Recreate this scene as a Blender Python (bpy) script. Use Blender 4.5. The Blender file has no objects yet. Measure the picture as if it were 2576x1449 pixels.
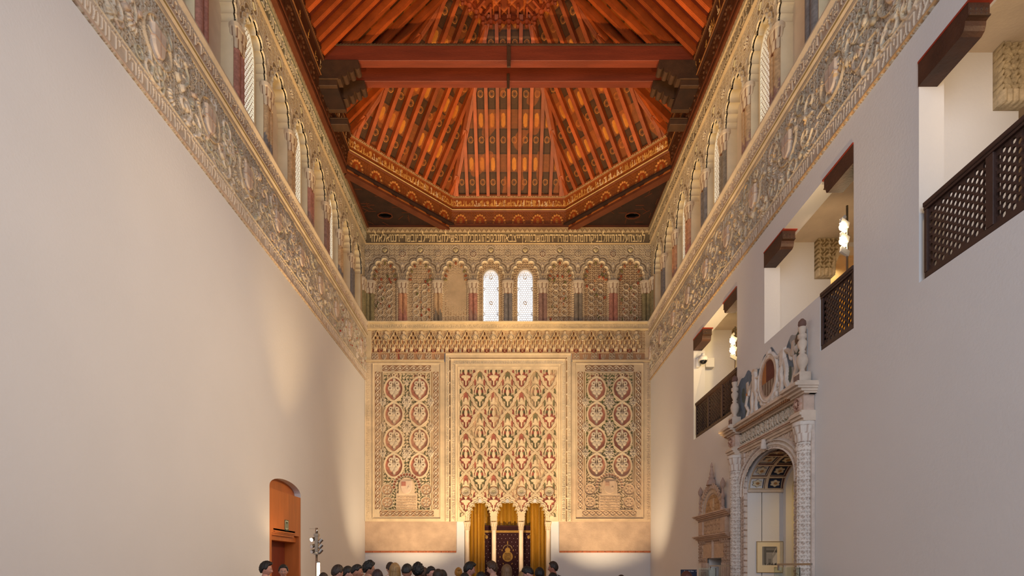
import bpy, bmesh, math, random
import numpy as np
from mathutils import Vector, Matrix
from mathutils.geometry import tessellate_polygon

random.seed(7)
rng = np.random.default_rng(7)
scene = bpy.context.scene
COL = scene.collection
PI = math.pi

# ------------------------------------------------------------------ measures
F = 1400.0                 # focal length in pixels of the 2576-wide frame
VX, VY = 1280.0, 1427.0    # vanishing point of the hall's long axis
EZ = 1.6                   # eye height
S = 75.6                   # pixels per metre on the far wall
D = F / S                  # distance of the far wall (18.52 m)
XL, XR = -4.782, 4.716     # the two long walls

# ------------------------------------------------------------------ camera
cam_data = bpy.data.cameras.new('camera')
cam = bpy.data.objects.new('camera', cam_data)
COL.objects.link(cam)
cam.location = (0, 0, EZ)
cam.rotation_euler = (PI / 2, 0, 0)
cam_data.sensor_width = 36
cam_data.lens = F / 2576 * 36
cam_data.shift_x = (1288 - VX) / 2576
cam_data.shift_y = (VY - 724.5) / 2576
cam_data.clip_end = 200
scene.camera = cam

# ------------------------------------------------------------------ world and light
world = bpy.data.worlds.new('sky')
scene.world = world
world.use_nodes = True
bgn = world.node_tree.nodes['Background']
bgn.inputs[0].default_value = (0.80, 0.88, 1.0, 1)
bgn.inputs[1].default_value = 3.6

scene.view_settings.view_transform = 'Standard'
scene.view_settings.look = 'None'
scene.view_settings.gamma = 1
scene.view_settings.use_curve_mapping = False
scene.view_settings.exposure = -0.12

WARM = (1.0, 0.66, 0.34)
SOFT = (1.0, 0.80, 0.58)
DAY = (0.86, 0.90, 1.0)

def lamp_spot(name, loc, target, power, angle, color=WARM, blend=0.8, r=0.06, parent=None):
    d = bpy.data.lights.new(name, 'SPOT')
    d.energy = power; d.spot_size = math.radians(angle); d.spot_blend = blend
    d.color = color; d.shadow_soft_size = r
    o = bpy.data.objects.new(name, d); COL.objects.link(o)
    o.location = loc
    o.rotation_euler = (Vector(target) - Vector(loc)).to_track_quat('-Z', 'Y').to_euler()
    return o

def lamp_area(name, loc, target, power, sx, sy, color=DAY):
    d = bpy.data.lights.new(name, 'AREA')
    d.shape = 'RECTANGLE'; d.size = sx; d.size_y = sy; d.energy = power; d.color = color
    o = bpy.data.objects.new(name, d); COL.objects.link(o)
    o.location = loc
    o.rotation_euler = (Vector(target) - Vector(loc)).to_track_quat('-Z', 'Y').to_euler()
    return o

# soft cool fill light added behind the visitor, in place of window daylight
lamp_area('rear_fill_light', (0.0, -3.3, 6.5), (0, 15, 6.0), 800, 6.0, 7.0, (.78, .87, 1.0))
# floor spots at the foot of the far wall (below the frame), washing it and the ceiling
lamp_spot('floor_spot_light', (-2.6, 16.0, 0.35), (-3.4, D, 5.6), 760, 85, (1.0, .76, .47))
lamp_spot('floor_spot_light', (2.6, 16.0, 0.35), (3.4, D, 5.6), 860, 85, (1.0, .76, .47))
lamp_spot('floor_spot_light', (0.0, 15.9, 0.35), (0.0, D, 5.6), 800, 90, (1.0, .78, .50))
lamp_spot('gallery_lamp_spot', (4.90, 8.75, 6.9), (-1.2, D, 6.8), 2600, 48, (1.0, .76, .48))
# uplights of the standing lamps along the hall
lamp_spot('standing_lamp_uplight', (-3.95, 11.5, 2.45), (0.6, 13.2, 15.6), 2300, 78, (1.0, 0.66, 0.30))
lamp_spot('standing_lamp_uplight', (3.9, 11.6, 2.45), (-0.4, 15.2, 15.6), 1700, 78, (1.0, 0.66, 0.30))
lamp_spot('standing_lamp_uplight', (-3.9, 5.0, 2.45), (0.6, 12.0, 15.6), 3000, 60, (1.0, 0.66, 0.30))
lamp_spot('standing_lamp_uplight', (3.9, 5.0, 2.45), (-0.6, 12.0, 15.6), 3000, 60, (1.0, 0.66, 0.30))
# spots of the gallery lamps, thrown across the hall onto the opposite wall
lamp_spot('gallery_lamp_spot', (4.90, 8.75, 6.75), (XL, 8.2, 4.3), 1600, 68, (1.0, .78, .56), 1.0, .15)
lamp_spot('gallery_lamp_spot', (4.90, 12.9, 6.75), (XL, 14.2, 3.8), 900, 92, (1.0, .74, .48), 1.0, .15)
lamp_spot('gallery_lamp_spot', (4.90, 5.1, 6.75), (XL, 6.4, 4.0), 380, 62, (1.0, .80, .60), 1.0, .15)

# ------------------------------------------------------------------ helpers
def srgb(r, g, b):
    out = []
    for v in (r, g, b):
        v /= 255.0
        out.append(v / 12.92 if v <= 0.04045 else ((v + 0.055) / 1.055) ** 2.4)
    return tuple(out)

def tag(o, label=None, cat=None, group=None, kind=None):
    if label: o['label'] = label
    if cat: o['category'] = cat
    if group: o['group'] = group
    if kind: o['kind'] = kind
    return o

def thing(name, label, cat, loc=(0, 0, 0), group=None, kind=None):
    o = bpy.data.objects.new(name, None)
    o.empty_display_size = 0.1
    COL.objects.link(o); o.location = loc
    return tag(o, label, cat, group, kind)

def adopt(child, parent):
    """parent child keeping its world placement (parents are unrotated)"""
    if parent is not None:
        child.parent = parent
        p, off = parent, Vector((0, 0, 0))
        while p is not None:
            off += p.location; p = p.parent
        child.location = Vector(child.location) - off
    return child

def link_mesh(name, me, mat=None, parent=None, loc=(0, 0, 0)):
    o = bpy.data.objects.new(name, me)
    if mat is not None and len(me.materials) == 0: me.materials.append(mat)
    COL.objects.link(o); o.location = loc
    adopt(o, parent)
    return o

class MB:
    """collects simple solids in world space and links them as one mesh"""
    def __init__(s): s.bm = bmesh.new()
    def box(s, x0, x1, y0, y1, z0, z1, bev=0.0):
        r = bmesh.ops.create_cube(s.bm, size=1)
        m = Matrix.Translation(((x0 + x1) / 2, (y0 + y1) / 2, (z0 + z1) / 2)) @ Matrix.Diagonal((abs(x1 - x0), abs(y1 - y0), abs(z1 - z0), 1))
        bmesh.ops.transform(s.bm, matrix=m, verts=r['verts'])
        if bev > 0:
            es = list({e for v in r['verts'] for e in v.link_edges})
            bmesh.ops.bevel(s.bm, geom=es, offset=bev, segments=1, affect='EDGES')
        return s
    def bar(s, a, b, w, h, up=(0, 0, 1)):
        a, b = Vector(a), Vector(b)
        d = (b - a); L = d.length; d.normalize()
        up = Vector(up); sx = d.cross(up)
        if sx.length < 1e-5: sx = d.cross(Vector((1, 0, 0)))
        sx.normalize(); uz = sx.cross(d).normalized()
        vs = []
        for t in (0, 1):
            for i, j in ((-1, -1), (1, -1), (1, 1), (-1, 1)):
                vs.append(s.bm.verts.new(a + d * L * t + sx * i * w / 2 + uz * j * h / 2))
        for f in ((0, 1, 2, 3), (7, 6, 5, 4), (0, 4, 5, 1), (1, 5, 6, 2), (2, 6, 7, 3), (3, 7, 4, 0)):
            s.bm.faces.new([vs[i] for i in f])
        return s
    def tube(s, a, b, r0, r1=None, n=12):
        r1 = r0 if r1 is None else r1
        a, b = Vector(a), Vector(b)
        d = (b - a); L = d.length
        r = bmesh.ops.create_cone(s.bm, cap_ends=True, segments=n, radius1=r0, radius2=r1, depth=L)
        m = Matrix.Translation((a + b) / 2) @ d.to_track_quat('Z', 'Y').to_matrix().to_4x4()
        bmesh.ops.transform(s.bm, matrix=m, verts=r['verts'])
        return s
    def lathe(s, cx, cy, prof, n=20, z0=0.0):
        rings = []
        for r, z in prof:
            rings.append([s.bm.verts.new((cx + r * math.cos(2 * PI * i / n), cy + r * math.sin(2 * PI * i / n), z0 + z)) for i in range(n)])
        for k in range(len(rings) - 1):
            for i in range(n):
                j = (i + 1) % n
                s.bm.faces.new((rings[k][i], rings[k][j], rings[k + 1][j], rings[k + 1][i]))
        s.bm.faces.new(rings[0][::-1]); s.bm.faces.new(rings[-1])
        return s
    def ball(s, c, r, sx=1, sy=1, sz=1, sub=2):
        q = bmesh.ops.create_icosphere(s.bm, subdivisions=sub, radius=r)
        bmesh.ops.transform(s.bm, matrix=Matrix.Translation(c) @ Matrix.Diagonal((sx, sy, sz, 1)), verts=q['verts'])
        return s
    def build(s, name, mat=None, parent=None, smooth=False, loc=None):
        bmesh.ops.recalc_face_normals(s.bm, faces=s.bm.faces)
        me = bpy.data.meshes.new(name)
        if loc is not None:
            bmesh.ops.translate(s.bm, verts=s.bm.verts, vec=-Vector(loc))
        s.bm.to_mesh(me); s.bm.free()
        if smooth: me.polygons.foreach_set('use_smooth', [True] * len(me.polygons))
        return link_mesh(name, me, mat, parent, loc if loc is not None else (0, 0, 0))

def slab(name, outer, holes, O, A, B, N, t, mat, parent=None, sides=True, back=True):
    """flat plate: polygon (with holes) in the plane O + a*A + b*B, thickness t along N"""
    O, A, B, N = map(Vector, (O, A, B, N))
    loops = [outer] + list(holes)
    pts = [Vector((p[0], p[1], 0)) for l in loops for p in l]
    tris = tessellate_polygon([[Vector((p[0], p[1], 0)) for p in l] for l in loops])
    bm = bmesh.new()
    fv = [bm.verts.new(O + A * p.x + B * p.y) for p in pts]
    bv = [bm.verts.new(O + A * p.x + B * p.y + N * t) for p in pts]
    for a, b, c in tris:
        try: bm.faces.new((fv[a], fv[b], fv[c]))
        except ValueError: pass
        if back:
            try: bm.faces.new((bv[c], bv[b], bv[a]))
            except ValueError: pass
    if sides:
        k = 0
        for l in loops:
            n = len(l)
            for i in range(n):
                j = (i + 1) % n
                bm.faces.new((fv[k + i], fv[k + j], bv[k + j], bv[k + i]))
            k += n
    bmesh.ops.recalc_face_normals(bm, faces=bm.faces)
    me = bpy.data.meshes.new(name); bm.to_mesh(me); bm.free()
    return link_mesh(name, me, mat, parent)

def arc(cx, cy, rx, ry, a0, a1, n):
    return [(cx + rx * math.cos(a0 + (a1 - a0) * i / n), cy + ry * math.sin(a0 + (a1 - a0) * i / n)) for i in range(n + 1)]

def strip(name, pts, O, A, B, N, t, mat, parent=None, smooth=False):
    """ribbon along a polyline in the plane, swept by t along N"""
    O, A, B, N = map(Vector, (O, A, B, N))
    bm = bmesh.new()
    a = [bm.verts.new(O + A * p[0] + B * p[1]) for p in pts]
    b = [bm.verts.new(O + A * p[0] + B * p[1] + N * t) for p in pts]
    for i in range(len(pts) - 1): bm.faces.new((a[i], a[i + 1], b[i + 1], b[i]))
    me = bpy.data.meshes.new(name); bm.to_mesh(me); bm.free()
    if smooth: me.polygons.foreach_set('use_smooth', [True] * len(me.polygons))
    return link_mesh(name, me, mat, parent)

# ------------------------------------------------------------------ materials
def new_mat(name):
    m = bpy.data.materials.new(name); m.use_nodes = True
    nt = m.node_tree; b = nt.nodes['Principled BSDF']
    return m, nt, b

def mat_plain(name, col, rough=0.8, metal=0.0, var=0.08, scale=3.0, bump=0.0, bscale=60.0, emis=None, estr=0.0, stretch=None):
    m, nt, b = new_mat(name)
    b.inputs['Roughness'].default_value = rough; b.inputs['Metallic'].default_value = metal
    tc = nt.nodes.new('ShaderNodeTexCoord')
    src = tc.outputs['Object']
    if stretch:
        mp = nt.nodes.new('ShaderNodeMapping'); mp.inputs['Scale'].default_value = stretch
        nt.links.new(src, mp.inputs[0]); src = mp.outputs[0]
    no = nt.nodes.new('ShaderNodeTexNoise'); no.inputs['Scale'].default_value = scale; no.inputs['Detail'].default_value = 6
    nt.links.new(src, no.inputs['Vector'])
    mr = nt.nodes.new('ShaderNodeMapRange'); mr.inputs['To Min'].default_value = 1 - var * 2; mr.inputs['To Max'].default_value = 1 + var * 2
    mr.inputs['From Min'].default_value = 0.25; mr.inputs['From Max'].default_value = 0.75
    nt.links.new(no.outputs[0], mr.inputs[0])
    mx = nt.nodes.new('ShaderNodeVectorMath'); mx.operation = 'SCALE'
    mx.inputs[0].default_value = col[:3]
    nt.links.new(mr.outputs[0], mx.inputs['Scale'])
    nt.links.new(mx.outputs[0], b.inputs['Base Color'])
    if bump > 0:
        n2 = nt.nodes.new('ShaderNodeTexNoise'); n2.inputs['Scale'].default_value = bscale; n2.inputs['Detail'].default_value = 4
        nt.links.new(src, n2.inputs['Vector'])
        bp = nt.nodes.new('ShaderNodeBump'); bp.inputs['Strength'].default_value = bump; bp.inputs['Distance'].default_value = 0.02
        nt.links.new(n2.outputs[0], bp.inputs['Height']); nt.links.new(bp.outputs[0], b.inputs['Normal'])
    if emis is not None:
        b.inputs['Emission Color'].default_value = (*emis, 1); b.inputs['Emission Strength'].default_value = estr
    return m

def mat_col(name, rough=0.85, var=0.1, scale=9.0, bump=0.25, bscale=120.0, stretch=None, spec=0.3):
    """pigment comes from the mesh's own colour attribute, weathered by noise"""
    m, nt, b = new_mat(name)
    b.inputs['Roughness'].default_value = rough
    b.inputs['Specular IOR Level'].default_value = spec
    at = nt.nodes.new('ShaderNodeAttribute'); at.attribute_name = 'Col'
    tc = nt.nodes.new('ShaderNodeTexCoord'); src = tc.outputs['Object']
    if stretch:
        mp = nt.nodes.new('ShaderNodeMapping'); mp.inputs['Scale'].default_value = stretch
        nt.links.new(src, mp.inputs[0]); src = mp.outputs[0]
    no = nt.nodes.new('ShaderNodeTexNoise'); no.inputs['Scale'].default_value = scale; no.inputs['Detail'].default_value = 8
    no.inputs['Roughness'].default_value = 0.65
    nt.links.new(src, no.inputs['Vector'])
    mr = nt.nodes.new('ShaderNodeMapRange'); mr.inputs['To Min'].default_value = 1 - var * 2; mr.inputs['To Max'].default_value = 1 + var * 2
    mr.inputs['From Min'].default_value = 0.25; mr.inputs['From Max'].default_value = 0.75
    nt.links.new(no.outputs[0], mr.inputs[0])
    mx = nt.nodes.new('ShaderNodeVectorMath'); mx.operation = 'SCALE'
    nt.links.new(at.outputs['Color'], mx.inputs[0]); nt.links.new(mr.outputs[0], mx.inputs['Scale'])
    nt.links.new(mx.outputs[0], b.inputs['Base Color'])
    if bump > 0:
        n2 = nt.nodes.new('ShaderNodeTexNoise'); n2.inputs['Scale'].default_value = bscale; n2.inputs['Detail'].default_value = 4
        nt.links.new(src, n2.inputs['Vector'])
        bp = nt.nodes.new('ShaderNodeBump'); bp.inputs['Strength'].default_value = bump; bp.inputs['Distance'].default_value = 0.01
        nt.links.new(n2.outputs[0], bp.inputs['Height']); nt.links.new(bp.outputs[0], b.inputs['Normal'])
    return m

CREAM = srgb(214, 196, 168); CREAM2 = srgb(196, 176, 148); GROUND = srgb(150, 120, 94)
TAUPE = srgb(120, 104, 84); RED = srgb(158, 78, 58); GREEN = srgb(92, 92, 56); DKRED = srgb(110, 50, 44)
M_stucco = mat_col('carved_stucco', var=0.10, scale=2.2, bump=0.35, bscale=90)
M_fresco = mat_col('painted_stucco', var=0.16, scale=9, bump=0.2)
M_wall = mat_plain('white_plaster', srgb(216, 213, 211), 0.9, var=0.012, scale=0.8, bump=0.12, bscale=30)
M_niche = mat_plain('smooth_niche_plaster', srgb(212, 196, 176), 0.9, var=0.05, scale=3, bump=0.15, bscale=30)
M_oldplaster = mat_plain('old_bare_plaster', srgb(190, 160, 132), 0.9, var=0.09, scale=3.2, bump=0.5, bscale=22)
M_lobe = mat_plain('cream_intrados', srgb(232, 216, 180), 0.85, var=0.05, bump=0.1)
M_lattice = mat_plain('window_tracery', srgb(205, 190, 168), 0.85, var=0.05)
M_woodpaint = mat_col('painted_ceiling_wood', rough=0.55, var=0.14, scale=5, bump=0.2, bscale=60)
M_rafter = mat_plain('rafter_wood', srgb(170, 78, 27), 0.5, var=0.16, scale=3, bump=0.2, bscale=40)
M_beam = mat_plain('tie_beam_wood', srgb(118, 50, 28), 0.55, var=0.14, scale=2.2, bump=0.25, bscale=30, stretch=(0.4, 3, 3))
def vary(m, lo, hi):
    nt = m.node_tree; b = nt.nodes['Principled BSDF']; l = b.inputs['Base Color'].links[0]; src = l.from_socket
    oi = nt.nodes.new('ShaderNodeObjectInfo'); mr = nt.nodes.new('ShaderNodeMapRange'); mr.inputs['To Min'].default_value = lo; mr.inputs['To Max'].default_value = hi
    sc = nt.nodes.new('ShaderNodeVectorMath'); sc.operation = 'SCALE'
    nt.links.new(oi.outputs['Random'], mr.inputs[0]); nt.links.new(src, sc.inputs[0]); nt.links.new(mr.outputs[0], sc.inputs['Scale']); nt.links.new(sc.outputs[0], b.inputs['Base Color'])
vary(M_rafter, .62, 1.12)
M_darkwood = mat_plain('old_dark_wood', srgb(70, 42, 26), 0.6, var=0.2, scale=4, bump=0.4, bscale=30)
M_railwood = mat_plain('railing_wood', srgb(62, 42, 36), 0.5, var=0.12, scale=6, bump=0.2)
M_zapata = mat_col('carved_corbel_wood', rough=0.65, var=0.2, scale=12, bump=0.4)
M_marble = mat_plain('pale_marble', srgb(222, 196, 166), 0.5, var=0.06, scale=4, bump=0.08)
M_gold = mat_plain('gold_satin', srgb(186, 132, 30), 0.42, var=0.08, scale=4, stretch=(3, 3, 0.4))
M_doorwood = mat_plain('varnished_door_wood', srgb(176, 96, 40), 0.42, var=0.10, scale=2.0, stretch=(3, 3, 0.5))
M_doorleaf = mat_plain('dark_red_door_leaf', srgb(112, 44, 24), 0.4, var=0.08, scale=2.0, stretch=(3, 3, 0.5))
M_steel = mat_plain('brushed_steel', srgb(170, 166, 160), 0.3, metal=1.0, var=0.03)
M_tube = mat_plain('lamp_glow', (1, 0.8, 0.55), 0.5, emis=(1.0, 0.82, 0.58), estr=28)
M_bulb = mat_plain('spot_bulb_glow', (1, 0.75, 0.45), 0.5, emis=(1.0, 0.74, 0.42), estr=60)
M_black = mat_plain('black_plastic', srgb(20, 20, 22), 0.35, var=0.02)
M_white = mat_plain('white_plastic', srgb(228, 226, 222), 0.4, var=0.01)
M_terracotta = mat_plain('terracotta_brick', srgb(176, 96, 58), 0.85, var=0.15, scale=14, bump=0.4)
M_floor = mat_plain('stone_floor', srgb(150, 120, 96), 0.55, var=0.1, scale=2)

# ------------------------------------------------------------------ relief canvas
class Canvas:
    """height field H (metres) and pigment C over plane coordinates u, v (far-wall pixels, v downwards)"""
    def __init__(s, u0, u1, v0, v1, du=0.6, dv=None, base=CREAM):
        dv = dv or du
        nu = max(2, int(round((u1 - u0) / du)) + 1); nv = max(2, int(round((v1 - v0) / dv)) + 1)
        s.u = np.linspace(u0, u1, nu); s.v = np.linspace(v0, v1, nv)
        s.U, s.V = np.meshgrid(s.u, s.v)
        s.H = np.zeros((nv, nu)); s.C = np.empty((nv, nu, 3)); s.C[:] = base
        s.K = np.ones((nv, nu), bool)
    def win(s, u0, u1, v0, v1):
        a, b = np.searchsorted(s.u, (u0, u1)); c, d = np.searchsorted(s.v, (v0, v1))
        if b <= a or d <= c: return None
        return (slice(c, d), slice(a, b))
    def put(s, w, d, h, col=None, e=1.0, mode='max'):
        ins = d < 0
        t = np.clip(-d / e, 0, 1); t = t * t * (3 - 2 * t)
        Hw = s.H[w]
        if mode == 'max': s.H[w] = np.where(ins, np.maximum(Hw, h * t), Hw)
        elif mode == 'set': s.H[w] = np.where(ins, Hw * (1 - t) + h * t, Hw)
        elif mode == 'add': s.H[w] = np.where(ins, Hw + h * t, Hw)
        if col is not None: s.C[w][ins] = col
    def seg(s, a, b, r, h, col=None, e=None, mode='max'):
        w = s.win(min(a[0], b[0]) - r, max(a[0], b[0]) + r, min(a[1], b[1]) - r, max(a[1], b[1]) + r)
        if w is None: return
        U, V = s.U[w], s.V[w]
        dx, dy = b[0] - a[0], b[1] - a[1]; L = dx * dx + dy * dy + 1e-9
        t = np.clip(((U - a[0]) * dx + (V - a[1]) * dy) / L, 0, 1)
        s.put(w, np.hypot(U - a[0] - t * dx, V - a[1] - t * dy) - r, h, col, e or r, mode)
    def line(s, pts, r, h, col=None, e=None, mode='max'):
        for i in range(len(pts) - 1): s.seg(pts[i], pts[i + 1], r, h, col, e, mode)
    def disc(s, c, R, h, col=None, e=None, mode='max'):
        w = s.win(c[0] - R, c[0] + R, c[1] - R, c[1] + R)
        if w is None: return
        s.put(w, np.hypot(s.U[w] - c[0], s.V[w] - c[1]) - R, h, col, e or R * 0.7, mode)
    def ring(s, c, R, r, h, col=None, e=None, mode='max', sy=1.0):
        w = s.win(c[0] - R - r, c[0] + R + r, c[1] - (R + r) * sy, c[1] + (R + r) * sy)
        if w is None: return
        s.put(w, np.abs(np.hypot(s.U[w] - c[0], (s.V[w] - c[1]) / sy) - R) - r, h, col, e or r, mode)
    def ell(s, c, rx, ry, h, col=None, ang=0.0, e=None, mode='max'):
        R = max(rx, ry); w = s.win(c[0] - R, c[0] + R, c[1] - R, c[1] + R)
        if w is None: return
        dx, dy = s.U[w] - c[0], s.V[w] - c[1]; ca, sa = math.cos(ang), math.sin(ang)
        x = dx * ca + dy * sa; y = -dx * sa + dy * ca; m = min(rx, ry)
        s.put(w, (np.sqrt((x / rx) ** 2 + (y / ry) ** 2) - 1) * m, h, col, e or m * 0.7, mode)
    def box(s, u0, u1, v0, v1, h, col=None, e=0.8, mode='max'):
        w = s.win(u0, u1, v0, v1)
        if w is None: return
        U, V = s.U[w], s.V[w]
        s.put(w, np.maximum(np.maximum(u0 - U, U - u1), np.maximum(v0 - V, V - v1)) - 1e-6, h, col, e, mode)
    def frame(s, u0, u1, v0, v1, t, h, col=None, e=None):
        for q in ((u0, u1, v0, v0 + t), (u0, u1, v1 - t, v1), (u0, u0 + t, v0, v1), (u1 - t, u1, v0, v1)):
            s.box(*q, h, col, e or t / 2)
    def build(s, name, O, A, B, N, mat, parent=None, back=0.04, smooth=True):
        if abs(np.array(A, float)[0] - 1 / S) < 1e-6 and mat is M_stucco: s.H = s.H * 1.7
        O, A, B, N = (np.array(x, float) for x in (O, A, B, N))
        U = np.pad(s.U, 1, mode='edge'); V = np.pad(s.V, 1, mode='edge')
        H = np.pad(s.H, 1, constant_values=-back); C = np.pad(s.C, ((1, 1), (1, 1), (0, 0)), mode='edge')
        K = np.pad(s.K, 1, mode='edge')
        P = O + U[..., None] * A + V[..., None] * B + H[..., None] * N
        nv, nu = U.shape
        idx = np.arange(nv * nu).reshape(nv, nu)
        quad = np.stack([idx[:-1, :-1], idx[:-1, 1:], idx[1:, 1:], idx[1:, :-1]], -1)
        keep = K[:-1, :-1] & K[:-1, 1:] & K[1:, 1:] & K[1:, :-1]
        quad = quad[keep]
        if np.dot(np.cross(A, B), N) < 0: quad = quad[:, ::-1]
        used = np.zeros(nv * nu, bool); used[quad.ravel()] = True
        remap = np.cumsum(used) - 1
        P = P.reshape(-1, 3)[used]; C = C.reshape(-1, 3)[used]; quad = remap[quad]
        me = bpy.data.meshes.new(name)
        me.vertices.add(len(P)); me.vertices.foreach_set('co', P.astype(np.float32).ravel())
        n = len(quad)
        me.loops.add(n * 4); me.loops.foreach_set('vertex_index', quad.astype(np.int32).ravel())
        me.polygons.add(n)
        me.polygons.foreach_set('loop_start', np.arange(0, n * 4, 4, dtype=np.int32))
        me.polygons.foreach_set('use_smooth', np.full(n, smooth))
        me.update(calc_edges=True)
        ca = me.color_attributes.new('Col', 'FLOAT_COLOR', 'POINT')
        c4 = np.ones((len(P), 4), np.float32); c4[:, :3] = C
        ca.data.foreach_set('color', c4.ravel())
        return link_mesh(name, me, mat, parent)

def arabesque(U, V, p, ph=0.0):
    x = U / p * 2 * PI; y = V / p * 2 * PI
    return 0.5 + 0.5 * np.sin(x + 2.1 * np.sin(y + ph)) * np.sin(y + 2.1 * np.sin(x + ph * 1.7))

def lownoise(U, V, p, seed=0):
    r = np.random.default_rng(seed); out = 0
    for k in range(6):
        a = r.uniform(0, 2 * PI); f = r.uniform(0.6, 1.7) * 2 * PI / p
        out = out + np.sin((U * math.cos(a) + V * math.sin(a)) * f + r.uniform(0, 6.28))
    return out / 6

# carved Hebrew letters as strokes in a unit box (y upwards)
HEB = {
 'א': (.8, [(.05,1,.75,0),(.72,1,.68,.7),(.68,.7,.45,.5),(.1,0,.1,.35),(.1,.35,.3,.65)]),
 'ב': (.75, [(.1,1,.6,1),(.6,1,.6,0),(0,0,.75,0)]),
 'ג': (.5, [(.1,1,.35,1),(.35,1,.35,.3),(.35,.3,.45,0),(.35,.3,.05,0)]),
 'ד': (.7, [(0,1,.7,1),(.58,1,.58,0)]),
 'ה': (.7, [(0,1,.65,1),(.62,1,.62,0),(.1,.65,.1,0)]),
 'ו': (.25, [(.02,1,.18,1),(.18,1,.18,0)]),
 'ז': (.35, [(0,1,.35,1),(.2,1,.15,0)]),
 'ח': (.7, [(0,1,.7,1),(.62,1,.62,0),(.1,1,.1,0)]),
 'ט': (.75, [(.08,1,.08,0),(.08,0,.65,0),(.65,0,.65,1),(.65,1,.4,.9),(.4,.9,.42,.7)]),
 'י': (.25, [(.02,1,.18,1),(.18,1,.15,.6)]),
 'כ': (.6, [(.05,1,.5,1),(.5,1,.52,0),(.52,0,.05,0)]),
 'ך': (.55, [(0,1,.5,1),(.5,1,.5,-.3)]),
 'ל': (.6, [(.05,1.35,.05,1),(.05,1,.55,1),(.55,1,.5,.55),(.5,.55,.25,0)]),
 'מ': (.75, [(.05,1,.2,.6),(.2,.6,.05,0),(.2,.75,.45,1),(.45,1,.65,.8),(.65,.8,.65,0),(.65,0,.35,0)]),
 'ם': (.7, [(0,1,.62,1),(.62,1,.62,0),(.62,0,.1,0),(.1,0,.1,1)]),
 'נ': (.4, [(.1,1,.3,1),(.3,1,.3,0),(.3,0,0,0)]),
 'ס': (.7, [(0,1,.6,1),(.6,1,.62,.4),(.62,.4,.35,0),(.35,0,.1,.4),(.1,.4,.1,1)]),
 'ע': (.65, [(.1,1,.3,.2),(.6,1,.55,.4),(.55,.4,0,-.1)]),
 'פ': (.65, [(.1,.65,.1,1),(.1,1,.55,1),(.55,1,.55,0),(.55,0,.05,0),(.1,.65,.3,.6)]),
 'צ': (.65, [(.1,1,.5,.3),(.5,.3,.6,0),(.6,0,.05,0),(.55,1,.35,.55)]),
 'ק': (.65, [(0,1,.6,1),(.6,1,.5,.4),(.5,.4,.35,.2),(.1,.65,.1,-.3)]),
 'ר': (.6, [(0,1,.5,1),(.5,1,.52,0)]),
 'ש': (.8, [(.08,1,.12,0),(.12,0,.65,0),(.65,0,.72,1),(.4,1,.38,.4),(.38,.4,.12,.35)]),
 'ת': (.7, [(0,1,.65,1),(.62,1,.62,0),(.15,1,.15,.1),(.15,.1,0,0)]),
}
PSALM = 'למנצחעלהגתיתלבניקרחמזמורמהידידותמשכנותיךייצבאותנכספהוגםכלתהנפשילחצרותיילביובשריירננואלאלחי'
def hebrew(cv, text, u0, u1, vtop, vbot, r, h, col, rtl_to_low=True, gap=0.22):
    """text runs from u1 to u0 (rtl_to_low) or from u0 to u1 when the wall is read the other way"""
    tot = sum(HEB[c][0] + gap for c in text)
    k = (u1 - u0) / tot; hh = vbot - vtop
    pos = 0.0
    for c in text:
        w, st = HEB[c]
        for x0, y0, x1, y1 in st:
            if rtl_to_low: f = lambda x: u1 - (pos + w - x) * k
            else: f = lambda x: u0 + (pos + w - x) * k
            cv.seg((f(x0), vbot - y0 * hh), (f(x1), vbot - y1 * hh), r, h, col, r * 0.5)
        pos += w + gap

# lobed arch: radial outline around the springing centre
class Lobed:
    def __init__(s, a, b, rl, n, leg=0.0, point=0.0, inner=0.985):
        s.a, s.b = a, b
        th = np.linspace(0, PI, 361)
        base = 1 / np.sqrt((np.cos(th) / a) ** 2 + (np.sin(th) / b) ** 2)
        base = base * (1 + point * np.exp(-((th - PI / 2) / 0.25) ** 2))
        rad = base * inner
        for i in range(n):
            t = PI * (i + 0.5) / n if n % 2 else PI * (i + 0.5) / n
            rb = np.interp(t, th, base); cx, cy = rb * math.cos(t), rb * math.sin(t)
            dc = cx * np.cos(th) + cy * np.sin(th); q = dc * dc - (rb * rb - rl * rl)
            hit = np.where(q > 0, dc + np.sqrt(np.maximum(q, 0)), 0)
            rad = np.maximum(rad, hit)
        s.th, s.rad = th, rad
    def radial(s, X, Y):
        """X right, Y up, from the centre; signed distance-like value (negative inside the arch head)"""
        t = np.clip(np.arctan2(Y, X), 0, PI); r = np.hypot(X, Y)
        return r - np.interp(t, s.th, s.rad)
    def outline(s, cx, cy, k=1.0, step=3):
        return [(cx + s.rad[i] * k * math.cos(s.th[i]), cy + s.rad[i] * k * math.sin(s.th[i])) for i in range(0, 361, step)]
# ================================================================== LARGE STRUCTURE
EO, EA, EB, EN = (-VX / S, D, EZ + VY / S), (1 / S, 0, 0), (0, 0, -1 / S), (0, -1, 0)   # far wall canvas axes
def side_axes(side, out=0.0):
    """canvas axes of a long wall: u = Y*S, v = far-wall pixel height"""
    X = (XL + out) if side < 0 else (XR - out)
    return (X, 0, EZ + VY / S), (0, 1 / S, 0), (0, 0, -1 / S), (1 if side < 0 else -1, 0, 0)
def ex(px): return (px - VX) / S
def ez(py): return EZ + (VY - py) / S

# floor, walls
m = MB(); m.box(-5.4, 9.0, -3.8, D + 1.6, -0.2, 0.0); tag(m.build('floor', M_floor), kind='structure')
def rect(a0, a1, b0, b1): return [(a0, b0), (a1, b0), (a1, b1), (a0, b1)]

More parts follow.
